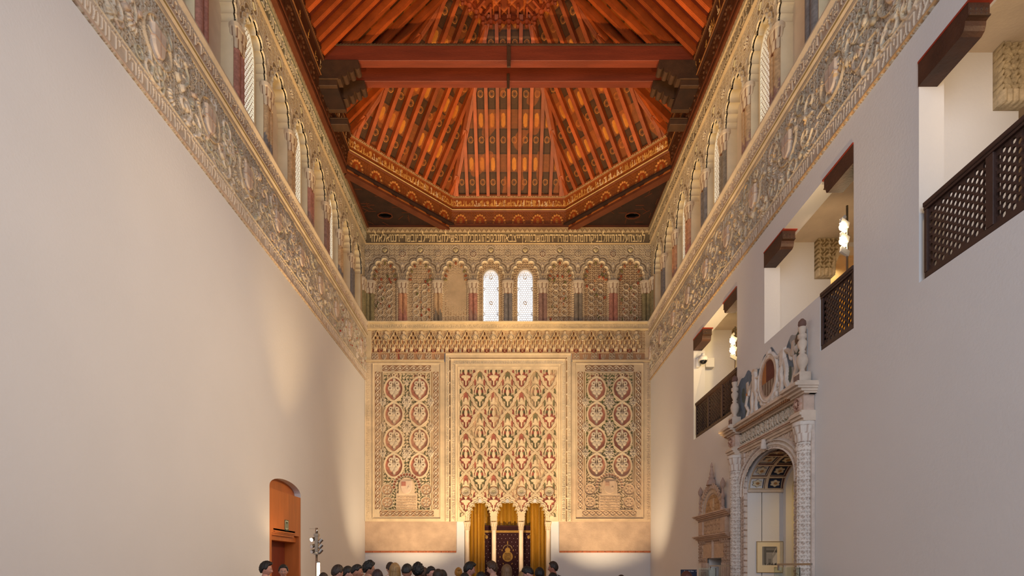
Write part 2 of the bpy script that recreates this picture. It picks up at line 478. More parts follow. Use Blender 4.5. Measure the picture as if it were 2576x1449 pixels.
door_hole = [(11.12, 0.0), (12.78, 0.0)] + [(12.78, 3.245)] + arc(11.95, 3.245, 0.83, 0.225, 0, PI, 16)[1:]
w = slab('wall_left', [(-3.5, -0.0), (11.12, 0.0)] + door_hole[::-1][:-2] + [(12.78, 0.0), (D + .1, 0.0), (D + .1, 7.82), (-3.5, 7.82)],
         [], (XL, 0, 0), (0, 1, 0), (0, 0, 1), (-1, 0, 0), 0.45, M_wall)
tag(w, kind='structure')
PY0, PY1, PZS, PZC = 9.08, 11.0, 3.13, 3.70          # portal opening
portal_head = arc((PY0 + PY1) / 2, PZS, (PY1 - PY0) / 2, PZC - PZS, PI, 0, 28)
SY0, SY1, SZ = 12.18, 13.10, 1.80
holes_r = [rect(3.74, 6.40, 4.87, 7.42),
           [(7.61, 4.87), (8.43, 4.87), (8.43, 5.72), (10.27, 5.72), (10.27, 7.40), (7.61, 7.40)],
           rect(11.5, 14.2, 4.85, 7.40)]
outer_r = [(-3.5, 0.0), (PY0, 0.0)] + portal_head + [(PY1, 0.0), (SY0, 0), (SY0, SZ), (SY1, SZ), (SY1, 0), (D + .1, 0), (D + .1, 7.82), (-3.5, 7.82)]
w = slab('wall_right', outer_r, holes_r, (XR, 0, 0), (0, 1, 0), (0, 0, 1), (1, 0, 0), 0.29, M_wall)
tag(w, kind='structure')

# far wall with its two windows and the ark recess
def win_hole_e(cx): return [(ex(cx - 19), ez(815)), (ex(cx + 19), ez(815))] + arc(ex(cx), ez(699), 19 / S, 21 / S, 0, PI, 14)
ark = [(ex(1168), 0.0), (ex(1168), ez(1262)), (ex(1386), ez(1262)), (ex(1386), 0.0)]
w = slab('wall_back', [(-5.2, 0), ark[0], ark[1], ark[2], ark[3], (5.2, 0), (5.2, 17.4), (-5.2, 17.4)],
         [win_hole_e(1234.8), win_hole_e(1321.2)], (0, D + 0.04, 0), (1, 0, 0), (0, 0, 1), (0, 1, 0), 0.36, M_wall)
tag(w, kind='structure')
# wall behind the camera, without openings
w = slab('wall_front', rect(-5.2, 9.0, 0, 17.4), [], (0, -3.5, 0), (1, 0, 0), (0, 0, 1), (0, -1, 0), 0.3, M_wall)
tag(w, kind='structure')
m = MB()
for s in (-1, 1):
    x = s * 5.12; m.box(min(x, x + s * .25), max(x, x + s * .25), -3.6, D + .4, 12.25, 17.4)
    m.box(min(x, x + s * .25), max(x, x + s * .25), -3.6, 4.6, 7.7, 12.3)
m.box(-5.3, 5.3, -3.6, D + .4, 17.3, 17.5)
tag(m.build('roof', M_oldplaster), kind='structure')

# ------------------------------------------------------------------ side walls above the white plaster
ARCH_A, ARCH_B, ARCH_R, ARCH_N = 26.5, 46.5, 8.0, 9
LOB = Lobed(ARCH_A, ARCH_B, ARCH_R, ARCH_N, inner=.96)
SPR = 708.0
PITCH = 1.19; Y0A = 17.6
def ykc(k): return Y0A - PITCH * k
COLS = {'red': srgb(172, 98, 84), 'olive': srgb(126, 116, 62), 'slate': srgb(92, 96, 106), 'black': srgb(92, 82, 70),
        'wine': srgb(136, 92, 88), 'rust': srgb(202, 138, 94), 'tan': srgb(200, 162, 114), 'grey': srgb(116, 110, 98)}
for _k in COLS: COLS[_k] = tuple(.72 * a + .28 * b for a, b in zip(COLS[_k], srgb(190, 172, 148)))
COLNAME = {'red': 'faded red', 'olive': 'olive green', 'slate': 'slate blue', 'black': 'mottled black', 'wine': 'wine red',
           'rust': 'orange', 'tan': 'tan', 'grey': 'dark grey'}

def column_shaft(px, top, bot, N, base, col1, col2=None, rr=0.075, name='shaft', parent=None):
    """double engaged shaft centred on base=(x,y) with pigment col1 above, col2 in the lower part"""
    n = 20; rows = 40; cols = []
    bm_v = []; q = []; C = []
    r = np.random.default_rng(int(abs(base[0] * 977 + base[1] * 131) * 10) % 99991)
    for sft in (-1, 1):
        c = (base[0] + (sft * rr if abs(N[1]) > 0.5 else 0), base[1] + (sft * rr if abs(N[0]) > 0.5 else 0))
        off = len(bm_v)
        for j in range(rows + 1):
            z = bot + (top - bot) * j / rows
            for i in range(n):
                a = 2 * PI * i / n
                bm_v.append((c[0] + rr * math.cos(a), c[1] + rr * math.sin(a), z))
                t = j / rows + 0.10 * math.sin(a * 3 + z * 9) + r.uniform(-.06, .06)
                cc = col2 if (col2 is not None and t < 0.36) else col1
                f = r.uniform(.82, 1.12); C.append([v * f for v in cc])
        for j in range(rows):
            for i in range(n):
                k = (i + 1) % n
                q.append((off + j * n + i, off + j * n + k, off + (j + 1) * n + k, off + (j + 1) * n + i))
    me = bpy.data.meshes.new(name); me.from_pydata(bm_v, [], q); me.update()
    me.polygons.foreach_set('use_smooth', [True] * len(q))
    ca = me.color_attributes.new('Col', 'FLOAT_COLOR', 'POINT')
    c4 = np.ones((len(bm_v), 4), np.float32); c4[:, :3] = C; ca.data.foreach_set('color', c4.ravel())
    return link_mesh(name, me, M_fresco, parent)

def carved_block(name, cx, cy, z0, z1, wx, wy, flare, mat, parent, col, ph=0, ground=GROUND):
    """capital: a flaring block whose faces carry leaf relief"""
    n = 40; rows = 18; V = []; C = []; q = []
    for j in range(rows + 1):
        t = j / rows; z = z0 + (z1 - z0) * t
        k = 1 + flare * (t ** 1.6)
        if t > 0.82: k = 1 + flare * 1.12
        for i in range(n):
            a = 2 * PI * i / n
            ca, sa = math.cos(a), math.sin(a); m_ = max(abs(ca), abs(sa)); e = 0.75 + 0.25 / m_ * 0.9
            leaf = 0.0 if t > 0.82 else 0.13 * abs(math.sin(a * 4 + (PI / 4 if j > rows * .42 else 0))) * (0.4 + 0.6 * math.sin(min(1, (t * 2.4) % 1.0) * PI))
            V.append((cx + wx * k * ca * e * (1 + leaf), cy + wy * k * sa * e * (1 + leaf), z))
            g = leaf < 0.035 and t <= 0.82
            C.append(ground if g else col)
    for j in range(rows):
        for i in range(n):
            k2 = (i + 1) % n; q.append((j * n + i, j * n + k2, (j + 1) * n + k2, (j + 1) * n + i))
    q.append(tuple(range(n))[::-1]); q.append(tuple(rows * n + i for i in range(n)))
    me = bpy.data.meshes.new(name); me.from_pydata(V, [], q); me.update()
    ca = me.color_attributes.new('Col', 'FLOAT_COLOR', 'POINT')
    c4 = np.ones((len(V), 4), np.float32); c4[:, :3] = C; ca.data.foreach_set('color', c4.ravel())
    return link_mesh(name, me, M_stucco, parent)

def colonnette(x, y, N, c1, c2, label, group):
    t = thing('colonnette', label, 'column', (x, y, ez(813)), group)
    column_shaft(0, ez(741), ez(813), N, (x, y), COLS[c1], COLS[c2] if c2 else None, parent=t)
    fl = (0.15, 0.085) if abs(N[1]) > .5 else (0.085, 0.15)
    carved_block('capital', x, y, ez(741), ez(709), fl[0], fl[1], 0.35, M_stucco, t, CREAM, ground=srgb(120, 80, 60))
    m = MB(); hw, hd = (0.19, 0.12) if abs(N[1]) > .5 else (0.12, 0.19)
    m.box(x - hw, x + hw, y - hd, y + hd, ez(816), ez(811), 0.01); m.build('base', M_lobe, t)
    return t

def paint_spandrel(cv, cx, side, seed=0, window=False, far=True):
    """stucco skin round one lobed arch; u,v in far-wall pixels"""
    U, V = cv.U, cv.V
    A = arabesque(U + 3 * seed, V, 13.0, 0.4); A2 = arabesque(U, V, 6.5, 1.1)
    f = np.clip((A * 0.6 + A2 * 0.4 - 0.33) * 4, 0, 1)
    X, Y = U - cx, SPR - V
    d = LOB.radial(X, Y)
    d = np.where(Y < 0, np.abs(X) - 33.0, d)
    head = Y >= -1
    cv.H += 0.018 * f
    g = (f < 0.25)
    gc = srgb(164, 138, 110) if far else srgb(160, 138, 114)
    base = np.array(srgb(204, 184, 152)); cv.C[:] = base
    cv.C[g] = gc
    # dark knot band running round the arch and up to a roundel
    band = head & (np.abs(d - 11) < 3.0) & (V > 636)
    cv.H[band] = 0.006; cv.C[band] = srgb(150, 130, 104)
    for q in (7.6, 14.4):
        b = head & (np.abs(d - q) < 0.7) & (V > 640); cv.H[b] = 0.03; cv.C[b] = CREAM
    # raised outline of the lobes
    b = head & (np.abs(d - 1.6) < 1.9); cv.H[b] = np.maximum(cv.H[b], 0.045 * (1 - np.abs(d[b] - 1.6) / 1.9) + 0.012); cv.C[b] = srgb(224, 206, 172)
    # roundel above and between
    cv.disc((cx, 631), 9.5, 0.012, srgb(150, 130, 104), 1.5, 'set')
    cv.ring((cx, 631), 9.5, 1.0, 0.03, CREAM)
    for a in range(5):
        an = -PI / 2 + (a - 2) * 0.42
        cv.seg((cx, 635), (cx + 6.5 * math.cos(an), 635 + 8.5 * math.sin(an)), 1.3, 0.035, srgb(226, 208, 160))
    for sx in (-1, 1):
        c = (cx + sx * 44, 640)
        cv.disc(c, 8, 0.02, srgb(120, 76, 58) if (seed + (sx > 0)) % 2 else srgb(150, 124, 96), 1.5, 'set')
        for a in range(8):
            an = a * PI / 4; cv.ell((c[0] + 4.4 * math.cos(an), c[1] + 4.4 * math.sin(an)), 2.3, 1.2, 0.045, CREAM, an)
        cv.disc(c, 1.8, 0.05, CREAM)
        cv.ring(c, 8.3, 0.8, 0.03, CREAM)
        # vase stalk on the capital
        b0 = (cx + sx * 44, 706)
        cv.seg(b0, (b0[0], 672), 2.2, 0.03, CREAM2); cv.ell((b0[0], 668), 4.5, 7, 0.04, CREAM); cv.ell((b0[0], 690), 5, 4, 0.035, CREAM2)
    return d, head

def window_lattice(name, outline_fn, cells, O, A, B, N, pitch, hole, t, parent):
    """tracery: hexagonal rings that share their edges"""
    O, A, B, N = map(Vector, (O, A, B, N)); V = []; Q = []
    n = 6
    for (a, b) in cells:
        off = len(V)
        for dep in (0, t):
            for rad in (pitch / math.sqrt(3), hole):
                for i in range(n):
                    an = PI / 6 + i * PI / 3
                    V.append(O + A * (a + rad * math.cos(an)) + B * (b + rad * math.sin(an)) + N * dep)
        for i in range(n):
            j = (i + 1) % n
            Q.append((off + i, off + j, off + n + j, off + n + i))
            Q.append((off + n + i, off + n + j, off + 3 * n + j, off + 3 * n + i))
    me = bpy.data.meshes.new(name); me.from_pydata([tuple(v) for v in V], [], Q); me.update()
    return link_mesh(name, me, M_lattice, parent)

def hexcells(w, z0, z1, ztop, pitch):
    out = []; dz = pitch * math.sqrt(3) / 2; j = 0; z = z0 + pitch * .4
    while z < ztop:
        x = -w - pitch + (pitch / 2 if j % 2 else 0)
        while x < w + pitch:
            lim = w if z < z1 else w * math.sqrt(max(0, 1 - ((z - z1) / (ztop - z1)) ** 2))
            if abs(x) < lim: out.append((x, z))
            x += pitch
        z += dz; j += 1
    return out

wn = [0]
SIDECOL = {-1: {0: ('slate', None), 1: ('tan', 'slate'), 2: ('wine', None), 3: ('red', 'wine'), 4: ('tan', None), 5: ('tan', 'slate'), 6: ('red', None), 7: ('red', None), 8: ('tan', 'slate'), 9: ('slate', None)},
           1: {0: ('slate', None), 1: ('rust', 'wine'), 2: ('rust', 'red'), 3: ('slate', None), 4: ('grey', None), 5: ('tan', 'wine'), 6: ('tan', 'wine'), 7: ('slate', None), 8: ('grey', None), 9: ('wine', None)}}
ORD = ['first', 'second', 'third', 'fourth', 'fifth', 'sixth', 'seventh', 'eighth', 'ninth', 'tenth']
NK = 10
for side in (-1, 1):
    sname = 'left' if side < 0 else 'right'
    O, A, B, N = side_axes(side, -0.02)
    back = 0.22
    # niche back wall, windows cut out
    holes = []
    for k in range(NK):
        if k >= 2 and k % 2 == 0:
            yc = ykc(k); holes.append([(yc - .25, 9.74), (yc + .25, 9.74)] + arc(yc, 11.25, .25, .45, 0, PI, 14))
    Xb = (XL - 0.02 - back) if side < 0 else (XR + 0.02 + back)
    w = slab('wall_' + sname + '_clerestory', rect(4.5, D + .3, 7.75, 12.3), holes, (Xb, 0, 0), (0, 1, 0), (0, 0, 1), (side, 0, 0), 0.12, M_niche)
    tag(w, kind='structure')
    for k in range(NK):
        yc = ykc(k); cx = yc * S
        ulo, uhi = cx - PITCH * S / 2, cx + PITCH * S / 2
        if k == 0: uhi = D * S
        yy = yc; du = float(np.clip(0.05 * yy, 0.40, 0.85)); dv = float(np.clip(0.036 * yy, 0.34, 0.62))
        cv = Canvas(ulo, uhi, 614, 815, du, dv, CREAM2)
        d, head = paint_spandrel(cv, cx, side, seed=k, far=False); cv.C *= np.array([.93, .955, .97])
        X, Y = cv.U - cx, SPR - cv.V
        dd = np.where(Y < 0, np.abs(X) - 32.0, d)
        cv.K &= dd > 0
        pier = (Y < 0)
        cv.H[pier] = 0.0; cv.C[pier] = srgb(190, 166, 136)
        t = thing('lobed_arch', '%s lobed arch from the far wall on the %s clerestory, %s' % (ORD[k], sname, 'with a latticed window' if (k >= 2 and k % 2 == 0) else 'framing a plain niche'),
                  'arch', (Xb, yc, ez(815)), 'arches along the %s wall' % sname)
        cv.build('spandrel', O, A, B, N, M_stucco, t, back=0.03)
        # intrados of the arch: cream scalloped soffit
        ol = [(32.0, -107.0)] + [(LOB.rad[i] * math.cos(LOB.th[i]), LOB.rad[i] * math.sin(LOB.th[i])) for i in range(0, 361, 3)] + [(-32.0, -107.0)]
        ol = [((cx + p[0]), SPR - p[1]) for p in ol]
        strip('intrados', ol, Vector(O), A, B, Vector(N) * -1, back, M_lobe, t, smooth=False)
        if k >= 2 and k % 2 == 0:
            wn[0] += 1
            wt = thing('window_%d' % wn[0], None, None, (Xb, yc, 9.74), kind='structure')
            window_lattice('tracery', None, hexcells(.25, 9.74, 11.25, 11.72, 0.070), (Xb - side * 0.10, yc, 0), (0, 1, 0), (0, 0, 1), (side, 0, 0), 0.070, 0.0320, 0.008, wt)
            fr = [(p[0], p[1]) for p in ([(yc - .3, 9.70), (yc + .3, 9.70)] + arc(yc, 11.25, .3, .5, 0, PI, 14))]
            slab('window_surround', fr, [holes[(k - 2) // 2]], (Xb - side * 0.12, 0, 0), (0, 1, 0), (0, 0, 1), (side, 0, 0), 0.12, M_lobe, wt)
    # colonnettes on the piers between the arches
    for k in range(NK):
        yp = ykc(k) - PITCH / 2
        c1, c2 = SIDECOL[side][k]
        lab = '%s colonnette from the far wall on the %s ledge, %s%s' % (ORD[k], sname, COLNAME[c1], (' above ' + COLNAME[c2]) if c2 else '')
        xx = (XL - 0.02) if side < 0 else (XR + 0.02)
        colonnette(xx, yp, (-side, 0, 0), c1, c2, lab, 'colonnettes along the %s wall' % sname)
    colonnette((XL - 0.02) if side < 0 else (XR + .02), D - 0.16, (-side, 0, 0), 'olive', None, 'olive green colonnette on the %s wall right in the far corner' % sname, None)

    # ---- carved frieze below the ledge
    r = np.random.default_rng(11 + side)
    u0, u1 = 430.0, D * S
    cv = Canvas(u0, u1, 847, 958, 0.62, 0.5, srgb(188, 174, 154))
    U, V = cv.U, cv.V
    A1 = arabesque(U + 9, V, 16, .3); A2 = arabesque(U, V, 7, .9)
    f = np.clip((A1 * .55 + A2 * .45 - .36) * 4, 0, 1)
    cv.H += 0.035 * f
    cv.C[f < .3] = srgb(142, 122, 102)
    LEAFC = [srgb(206, 192, 172), srgb(198, 184, 162), srgb(184, 174, 152), srgb(214, 200, 182), srgb(194, 172, 152)]
    if side > 0: LEAFC = [srgb(200, 186, 164), srgb(192, 178, 156), srgb(180, 168, 146), srgb(214, 194, 162), srgb(188, 170, 150)]
    for i in range(330):
        cu, cvv = r.uniform(u0, u1), r.uniform(862, 932); typ = r.integers(0, 5); col = LEAFC[r.integers(0, 5)]
        a = r.uniform(0, PI)
        if typ == 0:
            cv.ell((cu, cvv), 6.5, 4.2, .075, col, a, e=2.4)
        elif typ == 1:      # scroll
            pts = [(cu + (1.5 + 1.25 * q) * math.cos(a + q * .62), cvv + (1.5 + 1.25 * q) * math.sin(a + q * .62)) for q in range(12)]
            cv.line(pts, 1.7, .06, col, .9)
        elif typ == 2:      # leaf with lobes
            for q in range(5):
                an = a + (q - 2) * .5; cv.ell((cu + 6 * math.cos(an), cvv + 6 * math.sin(an)), 5, 1.9, .065, col, an)
        elif typ == 3:
            cv.ring((cu, cvv), 5.5, 1.4, .06, col); cv.disc((cu, cvv), 2.4, .06, col)
        else:
            pts = [(cu + q * 3 * math.cos(a) + 4 * math.sin(q), cvv + q * 2.2 * math.sin(a)) for q in range(9)]
            cv.line(pts, 1.5, .05, col, .9)
    for q in range(10):    # small shields
        cu = 470 + q * 98 + (0 if side < 0 else 40); cvv = 892
        cv.box(cu - 11, cu + 11, cvv - 15, cvv + 4, .085, srgb(208, 190, 172), 2); cv.ell((cu, cvv + 4), 11, 14, .085, srgb(208, 190, 172), e=3)
        cv.seg((cu, cvv - 14), (cu, cvv + 16), 1, .1, srgb(190, 160, 140)); cv.seg((cu - 10, cvv), (cu + 10, cvv), 1, .1, srgb(190, 160, 140))
        cv.ring((cu, cvv), 22, 1.6, .07, CREAM2)
    if side < 0:
        for q in range(26):
            cv.disc((r.uniform(1180, u1), r.uniform(858, 930)), r.uniform(1.2, 2.2), .05, srgb(170, 70, 46))
    else:
        for q in range(70):
            cv.disc((r.uniform(u0, u1), r.uniform(852, 930)), r.uniform(1.8, 3.2), .05, srgb(226, 190, 140))
    # inscription borders: a lower and an upper one
    cv.box(u0, u1, 938, 958, .02, srgb(190, 174, 156), 1.0, 'set')
    cv.box(u0, u1, 936, 938, .05, CREAM); cv.box(u0, u1, 954.5, 958, .04, srgb(196, 158, 112) if side > 0 else srgb(190, 166, 146))
    cv.box(u0, u1, 847, 853, .05, CREAM2)
    hebrew(cv, (PSALM * 3)[:130], u0, u1, 941, 952, .75, .035, srgb(218, 200, 178), rtl_to_low=(side < 0))
    t = thing('carved_frieze', 'deep carved stucco frieze of leaves and shields along the %s wall below the ledge' % sname, 'frieze', (XL if side < 0 else XR, 12, 7.8))
    O2, A_, B_, N_ = side_axes(side, 0.0)
    cv.build('relief', O2, A_, B_, N_, M_stucco, t, back=.25)
    # ---- the ledge (with inscription) above it
    cv = Canvas(u0, u1, 815, 847, 0.62, 0.45, srgb(206, 190, 168))
    V = cv.V
    cv.H += np.interp(V, [815, 817, 819, 822, 824, 838, 840, 843, 845.5, 847], [.13, .15, .15, .11, .09, .08, .10, .11, .08, .0])
    cv.C[(V > 843.6) & (V < 845)] = srgb(136, 116, 76)
    hebrew(cv, (PSALM * 3)[:150], u0, u1, 827, 836, .7, .11, srgb(222, 202, 176), rtl_to_low=(side < 0))
    cv.C[(V > 824.5) & (V < 838) & (cv.H < .1)] = srgb(196, 172, 148)
    cv.build('ledge', O2, A_, B_, N_, M_stucco, t, back=.3)
    for sgn in (0,):
        m = MB(); X0 = O2[0]; m.box(min(X0 + N_[0] * .13, X0 - N_[0] * .3), max(X0 + N_[0] * .13, X0 - N_[0] * .3), 5.6, D, ez(815.6), ez(814)); m.build('ledge_top', M_lobe, t)
    # ---- inscription band on top
    cv = Canvas(u0 + 60, D * S, 577, 614, .6, .42, srgb(128, 124, 102) if side < 0 else srgb(118, 104, 82))
    V = cv.V; U = cv.U
    cv.H += np.interp(V, [577, 579, 588, 590, 610, 612, 614], [.07, .06, .05, .02, .0, .02, .0])
    zz = (V < 588); cv.C[zz] = srgb(178, 158, 126)
    tri = zz & (np.abs(((U / 9.0) % 1) - .5) * 14 + 579 > V); cv.C[tri] = srgb(140, 122, 96)
    cv.C[(V > 611.5)] = srgb(186, 164, 132)
    hebrew(cv, (PSALM * 2)[:112], u0 + 60, D * S - 6, 593.5, 608, .95, .035, srgb(206, 192, 160) if side < 0 else srgb(176, 156, 124), rtl_to_low=(side < 0))
    if side > 0: cv.seg((u0, 590), (u1, 590), 1, .06, srgb(196, 174, 138))
    b_ = cv.build('inscription_band', *side_axes(side, 0.03), M_stucco, None, back=.12)
    tag(b_, 'band of raised Hebrew letters along the %s wall under the wooden ceiling' % sname, 'inscription')

# ------------------------------------------------------------------ FAR WALL
cv = Canvas(918.5, 1636.5, 577, 616, .5, .42, srgb(122, 104, 78))
U, V = cv.U, cv.V
cv.H += np.interp(V, [577, 579, 587, 589, 590, 611.5, 613, 616], [.08, .07, .06, .05, .012, .012, .03, .02])
zz = V < 588.5; cv.C[zz] = srgb(196, 168, 126)
tri = zz & (np.abs(((U / 12.0) % 1) - .5) * 16 + 580 > V); cv.C[tri] = srgb(160, 132, 96)
cv.H[tri] -= .01
cv.C[V > 611.5] = srgb(200, 172, 128)
hebrew(cv, PSALM, 929, 1622, 592.5, 608.5, 1.15, .035, srgb(232, 206, 156), rtl_to_low=True, gap=.16)
tag(cv.build('inscription_band', EO, EA, EB, EN, M_stucco, None, back=.04), 'band of raised cream Hebrew letters across the top of the far wall', 'inscription')

CXS = [968.5, 1057.6, 1146.5, 1234.8, 1321.2, 1408.5, 1498.5, 1585.5]
BND = [918.5, 1013.5, 1102, 1190, 1278, 1365.5, 1454.5, 1542.5, 1636.5]
PANELW = ['leftmost blind lobed arch on the far wall, tiny red leaves in its carved panel',
          'second blind lobed arch from the left on the far wall, between orange and black colonnettes',
          'third blind lobed arch from the left, its carving worn smooth, beside the left bright window',
          'lobed arch round the left of the two bright windows in the far wall',
          'lobed arch round the right of the two bright windows in the far wall',
          'blind lobed arch directly right of the bright windows, between wine and black colonnettes',
          'second blind lobed arch from the right on the far wall, under a dark rosette',
          'rightmost blind lobed arch on the far wall, darkest carved panel']
for i, cx in enumerate(CXS):
    cv = Canvas(BND[i], BND[i + 1], 616, 815, .5, .5, CREAM2)
    d, head = paint_spandrel(cv, cx, 0, seed=i)
    X, Y = cv.U - cx, SPR - cv.V
    win = i in (3, 4)
    inn = np.where(Y >= 0, d, np.abs(X) - 30) < -1.0
    A1 = arabesque(cv.U, cv.V, 11 + i % 3, .7 * i); f = np.clip((A1 - .3) * 4, 0, 1)
    worn = np.ones_like(f)
    if i == 2: worn = np.clip(np.hypot((cv.U - 1150) / 30, (cv.V - 730) / 55) - .6, 0, 1)
    cv.H[inn] = (-.018 + .020 * f * worn)[inn]
    dk = srgb(168, 138, 104) if i < 5 else srgb(156, 124, 92)
    m1 = inn & (f * worn < .3) & (worn > .5); cv.C[inn] = srgb(198, 172, 136); cv.C[m1] = dk
    # pilaster strips
    pl = (Y < 0) & (np.abs(X) >= 30); cv.H[pl] = 0.0; cv.C[pl] = srgb(206, 182, 146)
    bead = (Y < 0) & (np.abs(np.abs(X) - 33) < 3); cv.H[bead] = .02 + .012 * np.sin(cv.V[bead] * 1.1); cv.C[bead] = srgb(208, 184, 148)
    r = np.random.default_rng(40 + i)
    for q in range(9):
        t_ = PI * (q + .5) / 9; rr = np.interp(t_, LOB.th, LOB.rad) - 8.5
        c = (cx + rr * math.cos(t_), SPR - rr * math.sin(t_))
        if not win: cv.ell(c, 4.6, 2.8, .028, [srgb(150, 90, 60), srgb(128, 116, 74), srgb(160, 120, 84)][(q + i) % 3], -t_, e=1.2)
    if not win and i != 2:
        for q in range(16):
            c = (cx + r.uniform(-24, 24), r.uniform(690, 806))
            cv.ell(c, 2.6, 3.8, .03, [srgb(158, 82, 56), srgb(112, 110, 66), srgb(176, 132, 96)][q % 3], r.uniform(-.4, .4), e=1)
        for q in range(6):
            for sx in (-1, 1): cv.ring((cx + sx * 11, 722 + q * 16), 7.2, .9, .022, CREAM)
    if win:
        hole = np.where(cv.V > 699, np.abs(X) < 19, (X / 19) ** 2 + ((cv.V - 699) / 21) ** 2 < 1)
        rim = np.where(cv.V > 699, np.abs(X) < 22, (X / 22) ** 2 + ((cv.V - 699) / 24.5) ** 2 < 1) & ~hole
        cv.H[rim] = .0; cv.C[rim] = srgb(206, 184, 150); cv.K &= ~hole
    t = thing('window_arch' if win else 'blind_arch', PANELW[i], 'arch', (ex(cx), D, ez(815)), 'arches across the top of the far wall')
    cv.build('carved_panel', EO, EA, EB, EN, M_stucco, t, back=.04)
ECOL = [('rust', 'red'), ('tan', 'black'), ('red', 'wine'), ('slate', None), ('wine', None), ('grey', None), ('red', None)]
for i in range(7):
    c1, c2 = ECOL[i]
    lab = ['leftmost full colonnette on the far wall, orange with a red foot', 'tan and black mottled colonnette on the far wall, second from the left',
           'pinkish red colonnette with a wine foot, left of the left bright window', 'slate blue colonnette between the two bright windows',
           'wine red colonnette right of the right bright window', 'dark grey colonnette on the far wall, second from the right',
           'rightmost full colonnette on the far wall, deep red'][i]
    colonnette(ex(BND[i + 1]), D - .02, (0, -1, 0), c1, c2, lab, 'colonnettes across the far wall')
for sx, px in ((-1, 931), (1, 1625)):
    colonnette(ex(px), D - .02, (0, -1, 0), 'olive', None, 'olive green colonnette at the %s end of the far wall' % ('left' if sx < 0 else 'right'), 'colonnettes across the far wall')
for i, cx in enumerate((1234.8, 1321.2)):
    wn[0] += 1
    wt = thing('window_%d' % wn[0], None, None, (ex(cx), D + .1, ez(815)), kind='structure')
    window_lattice('tracery', None, hexcells(.25, ez(815), ez(699), ez(679), .075), (ex(cx), D + .16, 0), (1, 0, 0), (0, 0, 1), (0, 1, 0), .075, .0335, .012, wt)
    m = MB()
    for (u, v, R) in ((0, 692, .055), (0, 757, .05), (-19, 722, .045), (19, 722, .045), (-19, 785, .045), (19, 785, .045), (0, 815, .05)):
        c = Vector((ex(cx + u), D + .15, ez(v))); n = 16
        for q in range(n):
            a0, a1 = 2 * PI * q / n, 2 * PI * (q + 1) / n
            m.bar(c + Vector((R * math.cos(a0), 0, R * math.sin(a0))), c + Vector((R * math.cos(a1), 0, R * math.sin(a1))), .022, .02, (0, 1, 0))
    m.build('tracery_ring', M_lattice, wt)

# ledge and muqarnas frieze
cv = Canvas(918.5, 1636.5, 815, 833, .5, .42, srgb(218, 194, 152))
cv.H += np.interp(cv.V, [815, 816, 818.5, 819.5, 829, 831, 833], [.12, .15, .14, .075, .07, .09, .05])
hebrew(cv, (PSALM * 3)[:150], 925, 1630, 821.5, 827.5, .55, .09, srgb(226, 202, 160), True)
cv.build('ledge', EO, EA, EB, EN, M_stucco, None, back=.05)
led = bpy.context.scene.collection.objects['ledge'] if 'ledge' in COL.objects else None
fz = thing('honeycomb_frieze', 'stucco honeycomb frieze with small hanging niches across the far wall', 'frieze', (0, D, ez(905)))
cv = Canvas(918.5, 1636.5, 833, 912, .5, .45, srgb(204, 176, 134))
U, V = cv.U, cv.V
A1 = arabesque(U, V, 9, .5); f = np.clip((A1 - .3) * 4, 0, 1)
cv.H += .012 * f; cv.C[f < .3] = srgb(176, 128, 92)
KP = 22.4
n = int((1622 - 940) / KP) + 1
RR = np.random.default_rng(5)
for i in range(n):
    x = 950 + i * KP
    if x > 1612: break
    if i % 2:   # bright shell pair
        cv.disc((x, 839.5), 5.2, .06, srgb(226, 200, 160), 2.4); cv.disc((x, 851), 7.0, .065, srgb(218, 190, 146), 2.6)
        cv.ring((x, 851), 7.0, .9, .07, CREAM)
    else:       # stepped niche
        cv.line([(x - 11, 854), (x - 5, 844), (x, 834)], 1.3, .05, srgb(222, 196, 150), .9); cv.line([(x + 11, 854), (x + 5, 844), (x, 834)], 1.3, .05, srgb(222, 196, 150), .9)
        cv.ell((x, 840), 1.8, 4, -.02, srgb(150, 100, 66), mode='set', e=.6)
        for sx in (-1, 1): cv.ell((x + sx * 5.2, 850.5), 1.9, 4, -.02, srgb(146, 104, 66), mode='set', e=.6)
        cv.disc((x, 851), 3.4, .06, srgb(198, 160, 112))
for i in range(n * 2):
    x = 944 + i * KP / 2
    if x > 1614: break
    cv.ell((x, 861), 3.9, 6.5, .05, srgb(214, 184, 136), e=2)
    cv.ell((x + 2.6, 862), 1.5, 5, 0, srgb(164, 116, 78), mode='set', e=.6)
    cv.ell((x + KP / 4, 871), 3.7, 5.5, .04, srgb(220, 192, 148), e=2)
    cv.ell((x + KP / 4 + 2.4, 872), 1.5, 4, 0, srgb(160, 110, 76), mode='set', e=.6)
    if i % 2 == 0:
        cv.ell((x + 1, 878), 5, 5, .05, srgb(224, 198, 156), e=2)
        for sx in (-1, 1): cv.ell((x + 1 + sx * 6.2, 882), 1.5, 4.4, -.015, srgb(140, 70, 52), mode='set', e=.5)
        if i % 4 == 0: cv.ring((x + 12, 883.5), 3.3, 1.2, .035, srgb(160, 92, 66))
        else:
            for q in range(-1, 2): cv.seg((x + 12 + q * 2.4, 880), (x + 12 + q * 1.8, 886), .8, .035, CREAM)
